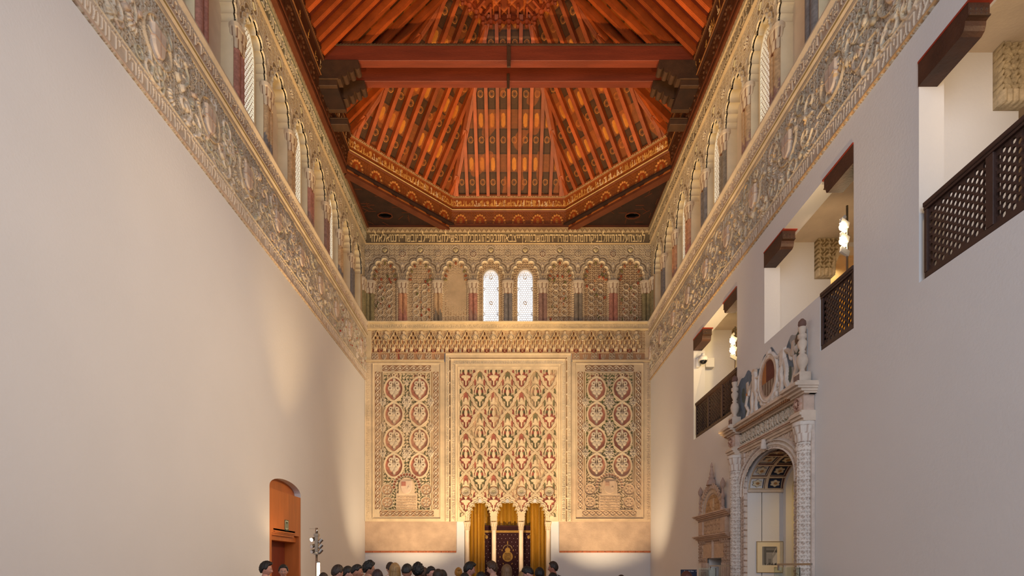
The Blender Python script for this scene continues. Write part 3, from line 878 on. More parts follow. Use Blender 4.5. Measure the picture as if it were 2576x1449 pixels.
# lower strip of curled leaves, left and right only
lo = (V > 888.5)
cv.H[lo] = .0; cv.C[lo] = srgb(184, 142, 104)
for (a, b) in ((936, 1114), (1442, 1622)):
    for i in range(int((b - a) / 22.4) + 1):
        x = a + 8 + i * 22.4
        if x > b - 4: break
        if i % 2 == 0:
            for sx in (-1, 1):
                cv.ring((x + sx * 4, 900), 3.3, 1.1, .03, CREAM); cv.ring((x + sx * 3.6, 893), 3.0, 1.1, .03, CREAM2)
        else:
            cv.line([(x - 5, 893), (x - 4, 900), (x, 905), (x + 4, 900), (x + 5, 893)], 1.2, .03, CREAM); cv.seg((x, 892), (x, 902), 1.2, .03, CREAM)
            if i % 3 == 0:
                w_ = cv.win(x - 10, x - 6, 890, 906); cv.C[w_] = srgb(160, 84, 66)
cv.box(918.5, 935, 833, 912, .03, srgb(218, 194, 154), 1, 'set'); cv.box(1622, 1636.5, 833, 912, .03, srgb(212, 186, 148), 1, 'set')
cv.box(918.5, 1636.5, 905.5, 912, .045, srgb(218, 192, 150), 1, 'set')
cv.K &= ~((V > 889.5) & (U > 1118) & (U < 1439))
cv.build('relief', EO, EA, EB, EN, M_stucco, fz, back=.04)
l_ = COL.objects.get('ledge')
for o_ in list(COL.objects):
    if o_.name.startswith('ledge') and o_.parent is None: adopt(o_, fz)

def braid(cv, u0, u1, v0, v1, horiz, p=16.4, col=CREAM, g=srgb(158, 118, 86)):
    cv.box(u0, u1, v0, v1, .012, g, .5, 'set')
    if horiz:
        L = u1 - u0; n_ = int(round(L / p)); p = L / n_; vc = (v0 + v1) / 2; a = (v1 - v0) / 2 - 1.3
        for s_ in (-1, 1):
            cv.line([(u0 + L * q / (n_ * 8), vc + s_ * a * math.sin(PI * q / 8)) for q in range(n_ * 8 + 1)], .9, .032, col)
        for q in range(n_): cv.ell((u0 + p * (q + .5), vc), 3.6, 2.6, .03, col)
    else:
        L = v1 - v0; n_ = int(round(L / p)); p = L / n_; uc = (u0 + u1) / 2; a = (u1 - u0) / 2 - 1.3
        for s_ in (-1, 1):
            cv.line([(uc + s_ * a * math.sin(PI * q / 8), v0 + L * q / (n_ * 8)) for q in range(n_ * 8 + 1)], .9, .032, col)
        for q in range(n_): cv.ell((uc, v0 + p * (q + .5)), 2.6, 3.6, .03, col)

def tinyscript(cv, u0, u1, v0, v1, vertical, col, seed):
    r = np.random.default_rng(seed)
    if vertical:
        v = v0 + 3
        while v < v1 - 5:
            h = r.uniform(2.5, 5); uc = (u0 + u1) / 2; w_ = (u1 - u0) / 2 - 1.4
            cv.seg((uc - w_, v), (uc + w_, v + r.uniform(-1, 1)), .75, .03, col); cv.seg((uc + r.uniform(-1, 1) * w_, v), (uc + r.uniform(-1, 1) * w_, v + h), .75, .03, col)
            v += h
    else:
        u = u0 + 3
        while u < u1 - 5:
            h = r.uniform(2.5, 5); vc = (v0 + v1) / 2; w_ = (v1 - v0) / 2 - 1.4
            cv.seg((u, vc - w_), (u + r.uniform(-1, 1), vc + w_), .75, .03, col); cv.seg((u, vc + r.uniform(-1, 1) * w_), (u + h, vc + r.uniform(-1, 1) * w_), .75, .03, col)
            u += h

def palmette(cv, c, s=1.0, col=CREAM, h=.045):
    x, y = c
    cv.ell((x, y + 2 * s), 9 * s, 12.5 * s, h * .55, col, e=2)
    for sx in (-1, 1):
        cv.disc((x + sx * 4.8 * s, y - 5.5 * s), 4.3 * s, h, col, 1.8); cv.disc((x + sx * 6 * s, y + 2.5 * s), 4.6 * s, h, col, 1.8)
        cv.disc((x + sx * 4 * s, y + 9 * s), 3.4 * s, h * .9, col, 1.5); cv.ell((x + sx * 1.5 * s, y - 3 * s), .75 * s, 3.4 * s, -.01, srgb(120, 84, 58), mode='set', e=.4)
        cv.disc((x + sx * 5 * s, y - 5.5 * s), 1.1 * s, .01, srgb(170, 138, 104), .5, 'set'); cv.disc((x + sx * 6.2 * s, y + 2.5 * s), 1.2 * s, .01, srgb(170, 138, 104), .5, 'set')
    cv.ell((x, y - 11 * s), 2.6 * s, 4.5 * s, h, col); cv.ell((x, y + 14 * s), 2.8 * s, 5 * s, h, col); cv.ell((x, y + 3.5 * s), 2.2 * s, 3 * s, h * 1.15, col)

def medallion_panel(px0, mirror, name, label):
    """px0 = left edge of the outer frame (178 px wide)"""
    U0, U1, V0, V1 = px0, px0 + 178, 912, 1312
    cv = Canvas(U0 - (17 if not mirror else 7), U1 + (7 if not mirror else 14), V0, V1, .45, .45, srgb(214, 190, 154))
    U, V = cv.U, cv.V
    cv.H += .02
    g1 = srgb(118, 122, 70) if mirror else srgb(134, 128, 90)
    vx = U0 + 2
    cv.frame(vx, vx + 172, 915, 1307, 2.5, .05, srgb(222, 198, 160))
    iu0, iu1, iv0, iv1 = vx + 6, vx + 166, 919, 1300
    braid(cv, iu0 + 19, iu1 - 19, iv0 + 1, iv0 + 15, True); braid(cv, iu0 + 12, iu1 - 12, iv1 - 15, iv1 - 1, True, col=CREAM2)
    braid(cv, iu0, iu0 + 14, iv0 + 17, iv1 - 19, False); braid(cv, iu1 - 14, iu1, iv0 + 17, iv1 - 19, False)
    cv.box(iu0 + 16, iu0 + 18.5, iv0 + 17, iv1 - 17, .01, srgb(150, 120, 84), .4, 'set'); cv.box(iu1 - 18.5, iu1 - 16, iv0 + 17, iv1 - 17, .01, srgb(150, 120, 84), .4, 'set')
    # field
    fu0, fu1, fv0, fv1 = iu0 + 20, iu1 - 20, 938, 1284
    cv.box(fu0, fu1, fv0, fv1, .0, g1, 1, 'set')
    cv.frame(fu0, fu1, fv0, fv1, 1.8, .05, srgb(222, 198, 160))
    w_ = cv.win(fu0 + 2, fu1 - 2, fv0 + 2, fv1 - 2)
    cv.H[w_] = np.where(arabesque(U[w_], V[w_], 5, .2) > .55, .008, 0)
    A9 = arabesque(U[w_], V[w_], 19, .9) * .6 + arabesque(U[w_], V[w_], 8, .1) * .4; mk = A9 > .56; cv.C[w_][mk] = srgb(208, 184, 148); cv.H[w_][mk] = .03
    cxm = (fu0 + fu1) / 2; dx = 32.0
    redc = srgb(182, 122, 98)
    fade = srgb(196, 158, 124)
    rows = [985, 1040, 1103, 1167]
    rows = [978, 1042, 1106, 1170]
    # half palmettes at the edges and whole ones along the middle
    for y in [1010, 1074, 1138]:
        palmette(cv, (cxm, y), 1.2)
        for sx in (-1, 1): palmette(cv, (cxm + sx * (dx * 2 - 4), y), .85)
    w2 = cv.win(fu1, fu1 + 20, fv0, fv1)
    palmette(cv, (cxm, 962), .55)
    for sx in (-1, 1):
        for y in rows:
            c = (cxm + sx * dx, y)
            w_ = cv.win(c[0] - 27, c[0] + 27, c[1] - 34, c[1] + 34)
            X, Y = U[w_] - c[0], V[w_] - c[1]
            rr = np.hypot(X / 23.5, Y / np.where(Y > 0, 32, 28)) + .10 * np.clip(-Y / 27, 0, 1) * (np.abs(X) / 23)
            ins = rr < 1
            cv.H[w_] = np.where(ins, 0, cv.H[w_])
            red = ins
            cv.C[w_][red] = redc
            band = np.abs(rr - 1.0) < .085
            cv.H[w_] = np.where(band, .05, cv.H[w_]); cv.C[w_][band] = srgb(220, 196, 158)
            palmette(cv, (c[0], c[1] - 4), 1.55)
        # crossing S-bands between the medallions
        for a_, b_ in zip(rows[:-1], rows[1:]):
            ym = (a_ + b_) / 2
            cv.line([(cxm + sx * (dx - 20), ym - 15), (cxm + sx * (dx - 6), ym - 3), (cxm + sx * (dx + 6), ym + 4), (cxm + sx * (dx + 20), ym + 14)], 1.8, .055, srgb(220, 196, 158), .9)
            cv.line([(cxm + sx * (dx + 20), ym - 15), (cxm + sx * (dx + 6), ym - 3), (cxm + sx * (dx - 6), ym + 4), (cxm + sx * (dx - 20), ym + 14)], 1.8, .055, srgb(220, 196, 158), .9)
        cv.disc((cxm + sx * dx, 945), 6, .05, srgb(220, 196, 158), 1.6); cv.disc((cxm + sx * dx, 945), 2, .01, srgb(170, 136, 100), .6, 'set')
        for q in (-16, 16): cv.ell((cxm + sx * dx + q, 950), 3.2, 8.5, .045, srgb(216, 190, 150))
        w_ = cv.win(cxm + sx * dx - 14, cxm + sx * dx + 14, 941, 953)
        mk = (cv.H[w_] < .012); cv.C[w_][mk] = srgb(160, 92, 66)
        # roundels beside the plaque
        for y in (1232, 1264):
            c = (cxm + sx * 49, y)
            cv.disc(c, 15, .012, srgb(172, 136, 104), 1, 'set'); cv.ring(c, 14, 1.3, .035, CREAM2)
            for q in range(6): cv.ell((c[0] + 6.5 * math.cos(q * PI / 3), c[1] + 6.5 * math.sin(q * PI / 3)), 4, 2.4, .03, CREAM2, q * PI / 3)
    # foundation plaque with a shield
    for q in range(15):
        an = PI * q / 14; cv.disc((cxm + 32 * math.cos(an), 1226 - 32 * math.sin(an)), 4.2, .02, srgb(150, 92, 70), 1, 'set'); cv.ring((cxm + 32 * math.cos(an), 1226 - 32 * math.sin(an)), 4.2, .8, .04, CREAM)
    cv.box(cxm - 27, cxm + 27, 1240, fv1 - 1, .05, srgb(212, 184, 150), 1.5)
    cv.box(cxm - 21, cxm + 21, 1222, 1246, .055, srgb(216, 188, 154), 1.5); cv.ell((cxm, 1222), 21, 21, .055, srgb(216, 188, 154), e=2)
    cv.box(cxm - 14, cxm + 14, 1210, 1230, .075, srgb(222, 192, 164), 1.2); cv.ell((cxm, 1230), 14, 14, .075, srgb(222, 192, 164), e=2)
    cv.box(cxm - 12, cxm - 1, 1213, 1224, .085, srgb(176, 116, 98), 1); cv.ell((cxm + 6, 1228), 5, 6, .09, srgb(226, 200, 172))
    for q in range(5):
        v = 1250 + q * 7; hebrew(cv, PSALM[q * 11:q * 11 + 18], cxm - 24, cxm + 24, v, v + 3.6, .45, .062, srgb(204, 172, 138))
    # outer script strips
    a0 = cv.u[0]; cv.box(a0, a0 + 2, V0, V1, .05, CREAM, .5)
    if not mirror: tinyscript(cv, 921, 932, V0, V1, True, srgb(222, 198, 164), 3)
    else: tinyscript(cv, 1625, 1635, V0, V1, True, srgb(214, 186, 154), 4)
    if mirror:      # the lower third of the right-hand panel has lost most of its paint
        fd = np.clip((V - 1150) / 60, 0, 1)[..., None]; cv.C = cv.C * (1 - .6 * fd) + np.array(srgb(202, 170, 136)) * .6 * fd
    else:
        fd = (np.clip((V - 1010) / 50, 0, 1) * (1 - np.clip((V - 1110) / 40, 0, 1)) * .3)[..., None]; cv.C = cv.C * (1 - fd) + np.array(srgb(206, 176, 138)) * fd
    t = thing(name, label, 'carved panel', (ex(cxm), D, ez(1312)))
    cv.build('relief', EO, EA, EB, EN, M_stucco, t, back=.04)
medallion_panel(935.5, False, 'medallion_panel', 'tall carved stucco panel with red medallions left of the central panel')
medallion_panel(1444.5, True, 'medallion_panel', 'tall carved stucco panel with red medallions on vivid green right of the central panel')

# central lozenge (sebka) panel
cp = thing('lozenge_panel', 'tall central stucco panel of interlaced lozenges above the three arches', 'carved panel', (ex(1278), D, ez(1312)))
ARK_C = [1207.5, 1276.5, 1346.0]; ARK_SPR = 1303.0
ALOB = Lobed(22.5, 42, 3.9, 11, point=.05, inner=.93)
cv = Canvas(1120.5, 1437.5, 890, 1312, .42, .42, srgb(222, 198, 160))
U, V = cv.U, cv.V
cv.H += .015
cv.frame(1120.5, 1437.5, 890, 1330, 2.5, .05, srgb(226, 202, 164))
cv.box(1130.5, 1133, 900, 1312, .0, srgb(150, 118, 84), .5, 'set'); cv.box(1424, 1426.5, 900, 1312, .0, srgb(150, 118, 84), .5, 'set'); cv.box(1131, 1426, 900.5, 903, .0, srgb(150, 118, 84), .5, 'set')
for q in range(14): cv.disc((1131.5, 905 + q * 29), 2, .05, CREAM); cv.disc((1425.5, 905 + q * 29), 2, .05, CREAM)
cv.frame(1134, 1423, 904, 1330, 2, .05, srgb(226, 202, 164)); cv.frame(1145, 1412, 917, 1330, 2, .045, srgb(226, 202, 164)); cv.frame(1151, 1406, 924, 1330, 1.5, .04, srgb(222, 196, 158))
tinyscript(cv, 1122, 1130, 895, 1312, True, CREAM, 7); tinyscript(cv, 1427, 1436, 895, 1312, True, CREAM, 8)
tinyscript(cv, 1136, 1145, 912, 1312, True, CREAM, 9); tinyscript(cv, 1413, 1422, 912, 1312, True, CREAM, 10); tinyscript(cv, 1140, 1420, 907, 916, False, CREAM, 12)
w = cv.win(1156.5, 1400.5, 931, 1300)
Uw, Vw = U[w], V[w]
X0, Y0 = 1172.0, 1033.0
def cell(offx, offy):
    i = np.round((Uw - X0 - offx) / 69.8); j = np.round((Vw - Y0 - offy) / 104.0)
    return Uw - (X0 + offx + i * 69.8), Vw - (Y0 + offy + j * 104.0), i, j
xa, ya, ia, ja = cell(0, 0); xb, yb, ib, jb = cell(34.9, 52.0)
def nrm(x, y):
    # narrow bell at the top, wide shoulders below: an ogival, lobed lozenge
    ax = np.abs(x)
    lob = .05 * np.cos(ax * .5) * np.cos(y * .30)
    ty = np.abs(y) / 52.0
    return ax / 34.9 + ty + .075 * np.sin(2 * PI * ty) + lob
na, nb = nrm(xa, ya), nrm(xb, yb)
A_ = na < nb
x = np.where(A_, xa, xb); y = np.where(A_, ya, yb); nn = np.where(A_, na, nb); par = np.where(A_, ja * 2, jb * 2 + 1).astype(int); colm = np.where(A_, ia * 2, ib * 2 + 1).astype(int)
edge = np.abs(na - nb)        # 0 on the border between cells
H = np.zeros_like(x); C = np.empty(x.shape + (3,)); C[:] = srgb(216, 190, 150)
H += .012 + .006 * (arabesque(Uw, Vw, 6, .3) > .5)
band = edge < .24; H[band] = .050; C[band] = srgb(224, 198, 158)
gr = (edge > .10) & (edge < .135); H[gr] = .036; C[gr] = srgb(206, 174, 134)
gr = (edge > .24) & (edge < .31); H[gr] = .0; C[gr] = srgb(170, 132, 98)
par2 = (par + (colm // 2)) % 2
REDP, GRNP = np.array(srgb(164, 98, 80)), np.array(srgb(120, 112, 80))
alt = (par % 2 == 0)[..., None]
def sel(m_, a_, b_):
    C[m_] = np.where(alt, a_, b_)[m_]
ax = np.abs(x) / 1.22; y = y / 1.08
ins = ~band
def el(cx_, cy_, rx, ry): return ((ax - cx_) / rx) ** 2 + ((y - cy_) / ry) ** 2 < 1
# pigment fields
m_ = ins & el(0, -31, 5, 11); sel(m_, REDP, GRNP); H[m_] = .004
m_ = ins & el(9.5, -17, 2.3, 8); sel(m_, GRNP, REDP); H[m_] = .004
m_ = ins & el(0, 2, 12, 13); sel(m_, GRNP, REDP); H[m_] = .004
m_ = ins & el(0, -6, 7, 7); sel(m_, REDP, GRNP); H[m_] = .004
m_ = ins & (ax < 14 - np.clip(np.abs(y - 18) - 5, 0, 9) * 1.2) & (np.abs(y - 17) < 10); sel(m_, REDP, GRNP); H[m_] = .004
m_ = ins & (ax < 4.6) & (y > 20) & (y < 41); sel(m_, REDP, GRNP); H[m_] = .004
m_ = ins & el(18, 6, 3.2, 9); sel(m_, REDP, GRNP); H[m_] = .004
# raised motifs
def up(m_, h, c=srgb(222, 196, 156)):
    H[m_] = h; C[m_] = c
up(ins & el(0, -23, 3.2, 6.5), .04); up(ins & el(0, -17, 7, 3), .036)
up(ins & el(0, -6, 2.4, 6), .045)
rim = ((ax / 9.0) ** 2 + ((y - 8) / 17) ** 2); up(ins & (np.abs(rim - 1) < .22) & (y < 12), .045)
up(ins & el(0, 7, 3.2, 8), .05); up(ins & el(0, 19, 9.5, 3.8), .05); up(ins & el(0, 24, 4.5, 4), .05); up(ins & (ax < 1.5) & (y > 20) & (y < 38), .045)
up(ins & el(13, -3, 3, 5), .035, srgb(214, 186, 146)); up(ins & el(22, 3, 3.4, 5), .035, srgb(214, 186, 146)); up(ins & el(15, 14, 3, 3), .03, srgb(214, 186, 146))
# some cells have lost their paint
lost = ((np.round(Uw / 35).astype(int) * 7 + par * 5) % 9 == 0) & ins
C[lost] = C[lost] * .35 + np.array(srgb(208, 178, 138)) * .65
cv.H[w] = H; cv.C[w] = C
for i in range(4):
    c = (1172 + i * 69.8, 1237)
    cv.disc(c, 12, .02, srgb(206, 176, 136), 1, 'set'); cv.ring(c, 9.5, 1.6, .05, CREAM); cv.disc(c, 6.5, .02, srgb(164, 148, 116), 1, 'set'); cv.ring(c, 6.5, .9, .045, CREAM); cv.ring(c, 13, 1, .04, srgb(170, 128, 92))
# plain band over the arches and the cut-out openings
for cx in ARK_C:
    X, Y = U - cx, ARK_SPR - V
    dd = np.where(Y >= 0, ALOB.radial(X, Y), np.abs(X) - 26)
    b_ = (dd < 9) & (dd > 0); cv.H[b_] = .04; cv.C[b_] = srgb(224, 198, 160)
    b_ = (dd < 4) & (dd > 0); cv.H[b_] = .06
    cv.K &= dd > 0
b_ = (V > 1290) & (np.minimum(np.minimum(np.abs(U - 1242), np.abs(U - 1311.3)), 99) < 9); cv.H[b_] = .03; cv.C[b_] = srgb(220, 194, 156)
cv.K &= ~((V > 1311) & (U > 1168) & (U < 1386))
cv.build('relief', EO, EA, EB, EN, M_stucco, cp, back=.04)
# thickness of the three lobed arches (soffits)
for cx in ARK_C:
    ol = [(cx + 26, 1312)] + [(cx + ALOB.rad[i] * math.cos(ALOB.th[i]), ARK_SPR - ALOB.rad[i] * math.sin(ALOB.th[i])) for i in range(0, 361, 2)] + [(cx - 26, 1312)]
    strip('arch_soffit', ol, Vector(EO), EA, EB, (0, 1, 0), .30, M_lobe, cp)
m = MB()
for (a, b) in ((1168, 1181.5), (1233.5, 1250.5), (1302.5, 1320), (1372, 1386)): m.box(ex(a), ex(b), D + .0, D + .3, ez(1313), ez(1312), 0)
m.build('impost', M_lobe, cp)
# ark columns
for i, (px, lab) in enumerate(((1174.5, 'leftmost slim marble column under the three lobed arches'), (1242.3, 'second slim marble column from the left under the three lobed arches'),
                              (1311, 'third slim marble column from the left under the three lobed arches'), (1379.5, 'rightmost slim marble column under the three lobed arches'))):
    t = thing('marble_column', lab, 'column', (ex(px), D + .12, 0), 'columns of the three arches')
    x = ex(px); y = D + .1
    m = MB(); m.lathe(x, y, [(.11, 0), (.11, .05), (.085, .08), (.078, .12), (.076, 1.4), (.074, ez(1335)), (.09, ez(1334)), (.09, ez(1333))], 20); m.build('shaft', M_marble, t, True)
    carved_block('capital', x, y, ez(1333), ez(1313), .085, .085, .42, M_stucco, t, srgb(216, 190, 156), ground=srgb(176, 146, 112))
# bare old plaster dado on both sides, terracotta course below
for (a, b, lab) in ((918.5, 1148, 'left'), (1407, 1636.5, 'right')):
    m = MB(); m.box(ex(a), ex(b), D - .02, D + .05, ez(1386), ez(1311.5)); o = m.build('plaster_patch', M_oldplaster)
    tag(o, 'patch of bare stained old plaster %s of the three arches' % lab, 'plaster')
    t = thing('brick_course', 'thin terracotta brick course under the bare plaster, %s of the arches' % lab, 'brick', (ex(a), D, ez(1390)))
    n_ = 12
    for q in range(n_):
        m = MB(); m.box(ex(a + (b - a) * q / n_ + .3), ex(a + (b - a) * (q + 1) / n_ - .3), D - .03, D + .05, ez(1390), ez(1386), .003); m.build('brick', M_terracotta, t)

# ark recess with curtains and the embroidered cloth
m = MB(); a, b = ex(1160), ex(1394)
m.box(a - .1, a, D + .38, D + 1.25, 0, ez(1240)); m.box(b, b + .1, D + .38, D + 1.25, 0, ez(1240)); m.box(a - .1, b + .1, D + 1.2, D + 1.3, 0, ez(1240)); m.box(a - .1, b + .1, D + .38, D + 1.3, ez(1242), ez(1236))
tag(m.build('trim_1', M_wall), kind='structure')
def drape(name, x0, x1, z0, z1, y, amp, folds, mat, seed, gather=0.0):
    r = np.random.default_rng(seed); nx, nz = 140, 40; V = []; q = []
    ph = r.uniform(0, 6, 4)
    for j in range(nz + 1):
        t = j / nz
        for i in range(nx + 1):
            s_ = i / nx; xx = x0 + (x1 - x0) * s_
            xx = xx + gather * (t - .5) * math.sin(s_ * PI)
            d_ = amp * (math.sin(s_ * folds * 2 * PI + ph[0] + .5 * math.sin(t * 3 + ph[1])) + .4 * math.sin(s_ * folds * 4.7 * PI + ph[2] + t))
            V.append((xx, y + d_, z0 + (z1 - z0) * t))
    for j in range(nz):
        for i in range(nx):
            k = j * (nx + 1) + i; q.append((k, k + 1, k + nx + 2, k + nx + 1))
    me = bpy.data.meshes.new(name); me.from_pydata(V, [], q); me.update(); me.polygons.foreach_set('use_smooth', [True] * len(q))
    o = link_mesh(name, me, mat)
    sm = o.modifiers.new('thickness', 'SOLIDIFY'); sm.thickness = .006
    return o
o = drape('gold_curtain', ex(1165), ex(1217), .05, ez(1245), D + .55, .045, 5, M_gold, 2); tag(o, 'gold satin curtain hanging behind the left lobed arch', 'curtain', 'curtains in the recess')
o = drape('gold_curtain', ex(1336), ex(1392), .05, ez(1245), D + .55, .045, 5, M_gold, 5); tag(o, 'gold satin curtain hanging behind the right lobed arch', 'curtain', 'curtains in the recess')
o = drape('gold_curtain', ex(1214), ex(1340), .05, ez(1245), D + .85, .05, 9, M_gold, 8); tag(o, 'gold satin curtain behind the middle lobed arch, above the dark cloth', 'curtain', 'curtains in the recess')
# embroidered cloth (u,v in far-wall pixels scaled to its own plane)
kk = (D + .7) / D
cloth = thing('embroidered_cloth', 'dark maroon embroidered cloth with a gold medallion hanging behind the columns', 'cloth', (ex(1277) * kk, D + .7, 0))
cv = Canvas(1213, 1341, 1323, 1460, .28, .28, srgb(52, 16, 18))
def CV(p): return p
gold = srgb(172, 128, 60)
cv.box(1213, 1341, 1334, 1340, .012, gold, 1); cv.box(1213, 1341, 1323, 1325, .008, srgb(70, 26, 22), .5)
rs = np.random.default_rng(3)
for j in range(12):
    for i in range(13):
        x = 1219 + i * 9.7 + (4.8 if j % 2 else 0) + rs.uniform(-.8, .8); y = 1345 + j * 9.4 + rs.uniform(-.8, .8)
        if math.hypot((x - 1277) / 18, (y - 1396) / 34) < 1: continue
        cv.disc((x, y), .75, .006, srgb(206, 176, 168), .4)
cv.disc((1277, 1400), 13, .012, gold, 1.5); cv.disc((1277, 1384), 6.6, .012, gold, 1.2); cv.seg((1277, 1362), (1277, 1368), 1.1, .01, gold); cv.disc((1277, 1375.5), 1.2, .01, gold)
for q in range(13):
    an = PI * (q + .5) / 13; cv.disc((1277 + 11 * math.cos(an), 1380 - 9 * math.sin(an)), .8, .008, srgb(214, 178, 110))
for sx in (-1, 1):
    cv.ell((1277 + sx * 14, 1384), 1.1, 2.6, .008, gold); cv.ell((1277 + sx * 19, 1401), 1.1, 2.6, .008, gold)
    cv.ell((1277 + sx * 53, 1351), 3.6, 4.6, .01, gold); cv.seg((1277 + sx * 56, 1346), (1277 + sx * 58, 1342), .9, .01, gold); cv.ell((1277 + sx * 11, 1418), 1.1, 2.4, .008, gold, sx * .5)
for q in range(6): hebrew(cv, PSALM[q * 12:q * 12 + 13], 1267.5 + abs(q - 2.5) * .7, 1286.5 - abs(q - 2.5) * .7, 1391.6 + q * 3.1, 1393.4 + q * 3.1, .3, .006, srgb(84, 52, 22))
M_cloth = mat_col('embroidered_velvet', rough=.8, var=.12, scale=20, bump=.3)
cv.build('panel', (-VX / S * kk, D + .7, EZ + VY / S * kk), (kk / S, 0, 0), (0, 0, -kk / S), (0, -1, 0), M_cloth, cloth, back=.01)
m = MB(); m.tube((ex(1211) * kk, D + .72, EZ + 104.5 / S * kk), (ex(1343) * kk, D + .72, EZ + 104.5 / S * kk), .018); m.build('hanging_rod', M_darkwood, cloth)
m = MB(); m.box(ex(1213) * kk, ex(1341) * kk, D + .70, D + .71, .1, EZ - 32 / S * kk); m.build('lower_cloth', mat_plain('maroon_velvet', srgb(52, 16, 18), .8), cloth)
# ================================================================== WOODEN CEILING
ZT0, ZT1, ZT2 = 12.84, 13.90, 16.90      # foot of the band, foot of the rafters, flat top
AP0, AP1 = 4.50, 1.50                    # half widths at the foot and at the flat top
HS0, HS1 = AP0 * math.tan(PI / 8), AP1 * math.tan(PI / 8)
OCY = D - .12 - AP0                      # centre of the octagonal end
SL = math.hypot(AP0 - AP1, ZT2 - ZT1)
BOARD = srgb(88, 42, 16); BOARD2 = srgb(72, 42, 18); OVAL = srgb(192, 118, 36); ROSE = srgb(108, 62, 28)
RP = 0.34
ceil = thing('ceiling', None, None, (0, OCY, ZT2), kind='structure')

def board_canvas(u0, u1, seed, keepfn=None):
    """painted boards between the rafters; u along the foot, v up the slope, metres"""
    cv = Canvas(u0, u1, 0, SL, .014, .014, BOARD)
    U, V = cv.U, cv.V
    bay = np.floor(U / RP); fu = U / RP - bay
    ph = V % 1.10
    sh = np.where((bay % 3) == 0, 0.0, 0.0)
    C = cv.C
    dark = (ph < .62); C[dark] = BOARD2
    for a in (.0, .60, .66, 1.02): C[np.abs(ph - a - .02) < .018] = srgb(60, 34, 16)
    x = (fu - .5) * RP
    oval = (np.abs(x) < .062 * np.sqrt(np.clip(1 - (np.clip(np.abs(ph - .84) - .08, 0, 1) / .095) ** 2, 0, 1))) & (np.abs(ph - .84) < .175) & (((bay * 7 + np.floor(V / 1.1) * 5) % 4) != 1)
    C[(ph > .64)] = srgb(120, 64, 24)
    C[oval] = OVAL
    rr = np.hypot(x, ph - .36)
    C[rr < .085] = ROSE; C[(rr > .07) & (rr < .085)] = srgb(176, 112, 50); C[rr < .03] = srgb(60, 34, 16)
    A = arabesque(U, V, .09, .4)
    C[(A > .78) & ~oval] *= 1.25
    wn_ = lownoise(U, V, .9, seed)
    C[wn_ > .25] = C[wn_ > .25] * .55 + np.array(srgb(166, 84, 26)) * .45
    cv.H += np.where(oval, -.006, 0) + np.where(rr < .085, .006, 0)
    if keepfn is not None: cv.K &= keepfn(U, V)
    return cv

def roof_panel(name, M, T, I, hw0, hw1, seed, raf0=None, raf1=None, hips=(True, True)):
    """one sloping plane: M middle of the foot, T along it, I inwards"""
    M, T, I = Vector(M), Vector(T).normalized(), Vector(I).normalized()
    up = (I + Vector((0, 0, 1))).normalized(); N = (I - Vector((0, 0, 1))).normalized()
    kf = (hw0 - hw1) / SL
    cv = board_canvas(-hw0, hw0, seed, (lambda U, V: np.abs(U) <= hw0 - V * kf + .02))
    p = cv.build('boarding', M, T, up, N, M_woodpaint, ceil, back=.03)
    n = int(hw0 / RP) + 1
    for i in range(-n, n + 1):
        u = i * RP
        if abs(u) > hw0 - .05: continue
        vt = SL if abs(u) <= hw1 else (hw0 - abs(u)) / max(kf, 1e-6)
        if vt < .15: continue
        if raf0 is not None and not (raf0 <= (M + T * u).y <= raf1): continue
        a = M + T * u + N * .05; b = M + T * u + up * vt + N * .05
        mb = MB(); mb.bar(a + N * .02, b + N * .02, .10, .17, N)
        # two fine gouged lines left as raised fillets on the soffit
        for s_ in (-1, 1): mb.bar(a + N * .106 + T * s_ * .025, b + N * .106 + T * s_ * .025, .008, .008, N)
        mb.build('rafter', M_rafter, ceil)
    for s_ in (-1, 1):
        if not hips[0 if s_ < 0 else 1]: continue
        off = T * (-s_ * .09)
        a = M + T * s_ * hw0 + N * .05 + off; b = M + T * s_ * hw1 + up * SL + N * .05 + off
        mb = MB(); mb.bar(a, b, .10, .14, N)
        mb.bar(a + N * .07, b + N * .07, .012, .01, N)
        mb.build('hip_rafter', M_rafter, ceil)

roof_panel('end', (0, OCY + AP0, ZT1), (1, 0, 0), (0, -1, 0), HS0, HS1, 1)
for s_ in (-1, 1):
    d_ = AP0 / math.sqrt(2)
    roof_panel('diag', (s_ * d_, OCY + d_, ZT1), (1, -s_, 0), (-s_, -1, 0), HS0, HS1, 2 + s_)
    # long side plane: from the octagon towards the visitor
    y1 = OCY + HS0; y0 = 5.0; mid = (y0 + y1) / 2; hw = (y1 - y0) / 2
    M = Vector((s_ * AP0, mid, ZT1)); T = Vector((0, 1, 0)); I = Vector((-s_, 0, 0))
    up = (I + Vector((0, 0, 1))).normalized(); N = (I - Vector((0, 0, 1))).normalized()
    kf = (HS0 - HS1) / SL
    cv = board_canvas(-hw, hw, 7 + s_, (lambda U, V: U <= hw - V * kf + .02))
    pl = cv.U < OCY - mid - .3; cv.C[pl] = srgb(84, 30, 14)
    cv.build('boarding', M, T, up, N, M_woodpaint, ceil, back=.03)
    i = 0; yy = y1 - .17
    while yy > 7.0:
        vt = SL if yy < OCY + HS1 else (y1 - yy) / kf
        if vt > .15:
            a = Vector((s_ * AP0, yy, ZT1)) + N * .05; b = a + up * vt
            mb = MB(); mb.bar(a + N * .02, b + N * .02, .10, .17, N)
            for q in (-1, 1): mb.bar(a + N * .106 + T * q * .025, b + N * .106 + T * q * .025, .008, .008, N)
            mb.build('rafter', M_rafter, ceil)
        yy -= RP
    a = Vector((s_ * AP0, y1 - .09, ZT1)) + N * .05; b = Vector((s_ * AP1, OCY + HS1 - .09, ZT2)) + N * .05
    mb = MB(); mb.bar(a, b, .10, .14, N); mb.build('hip_rafter', M_rafter, ceil)

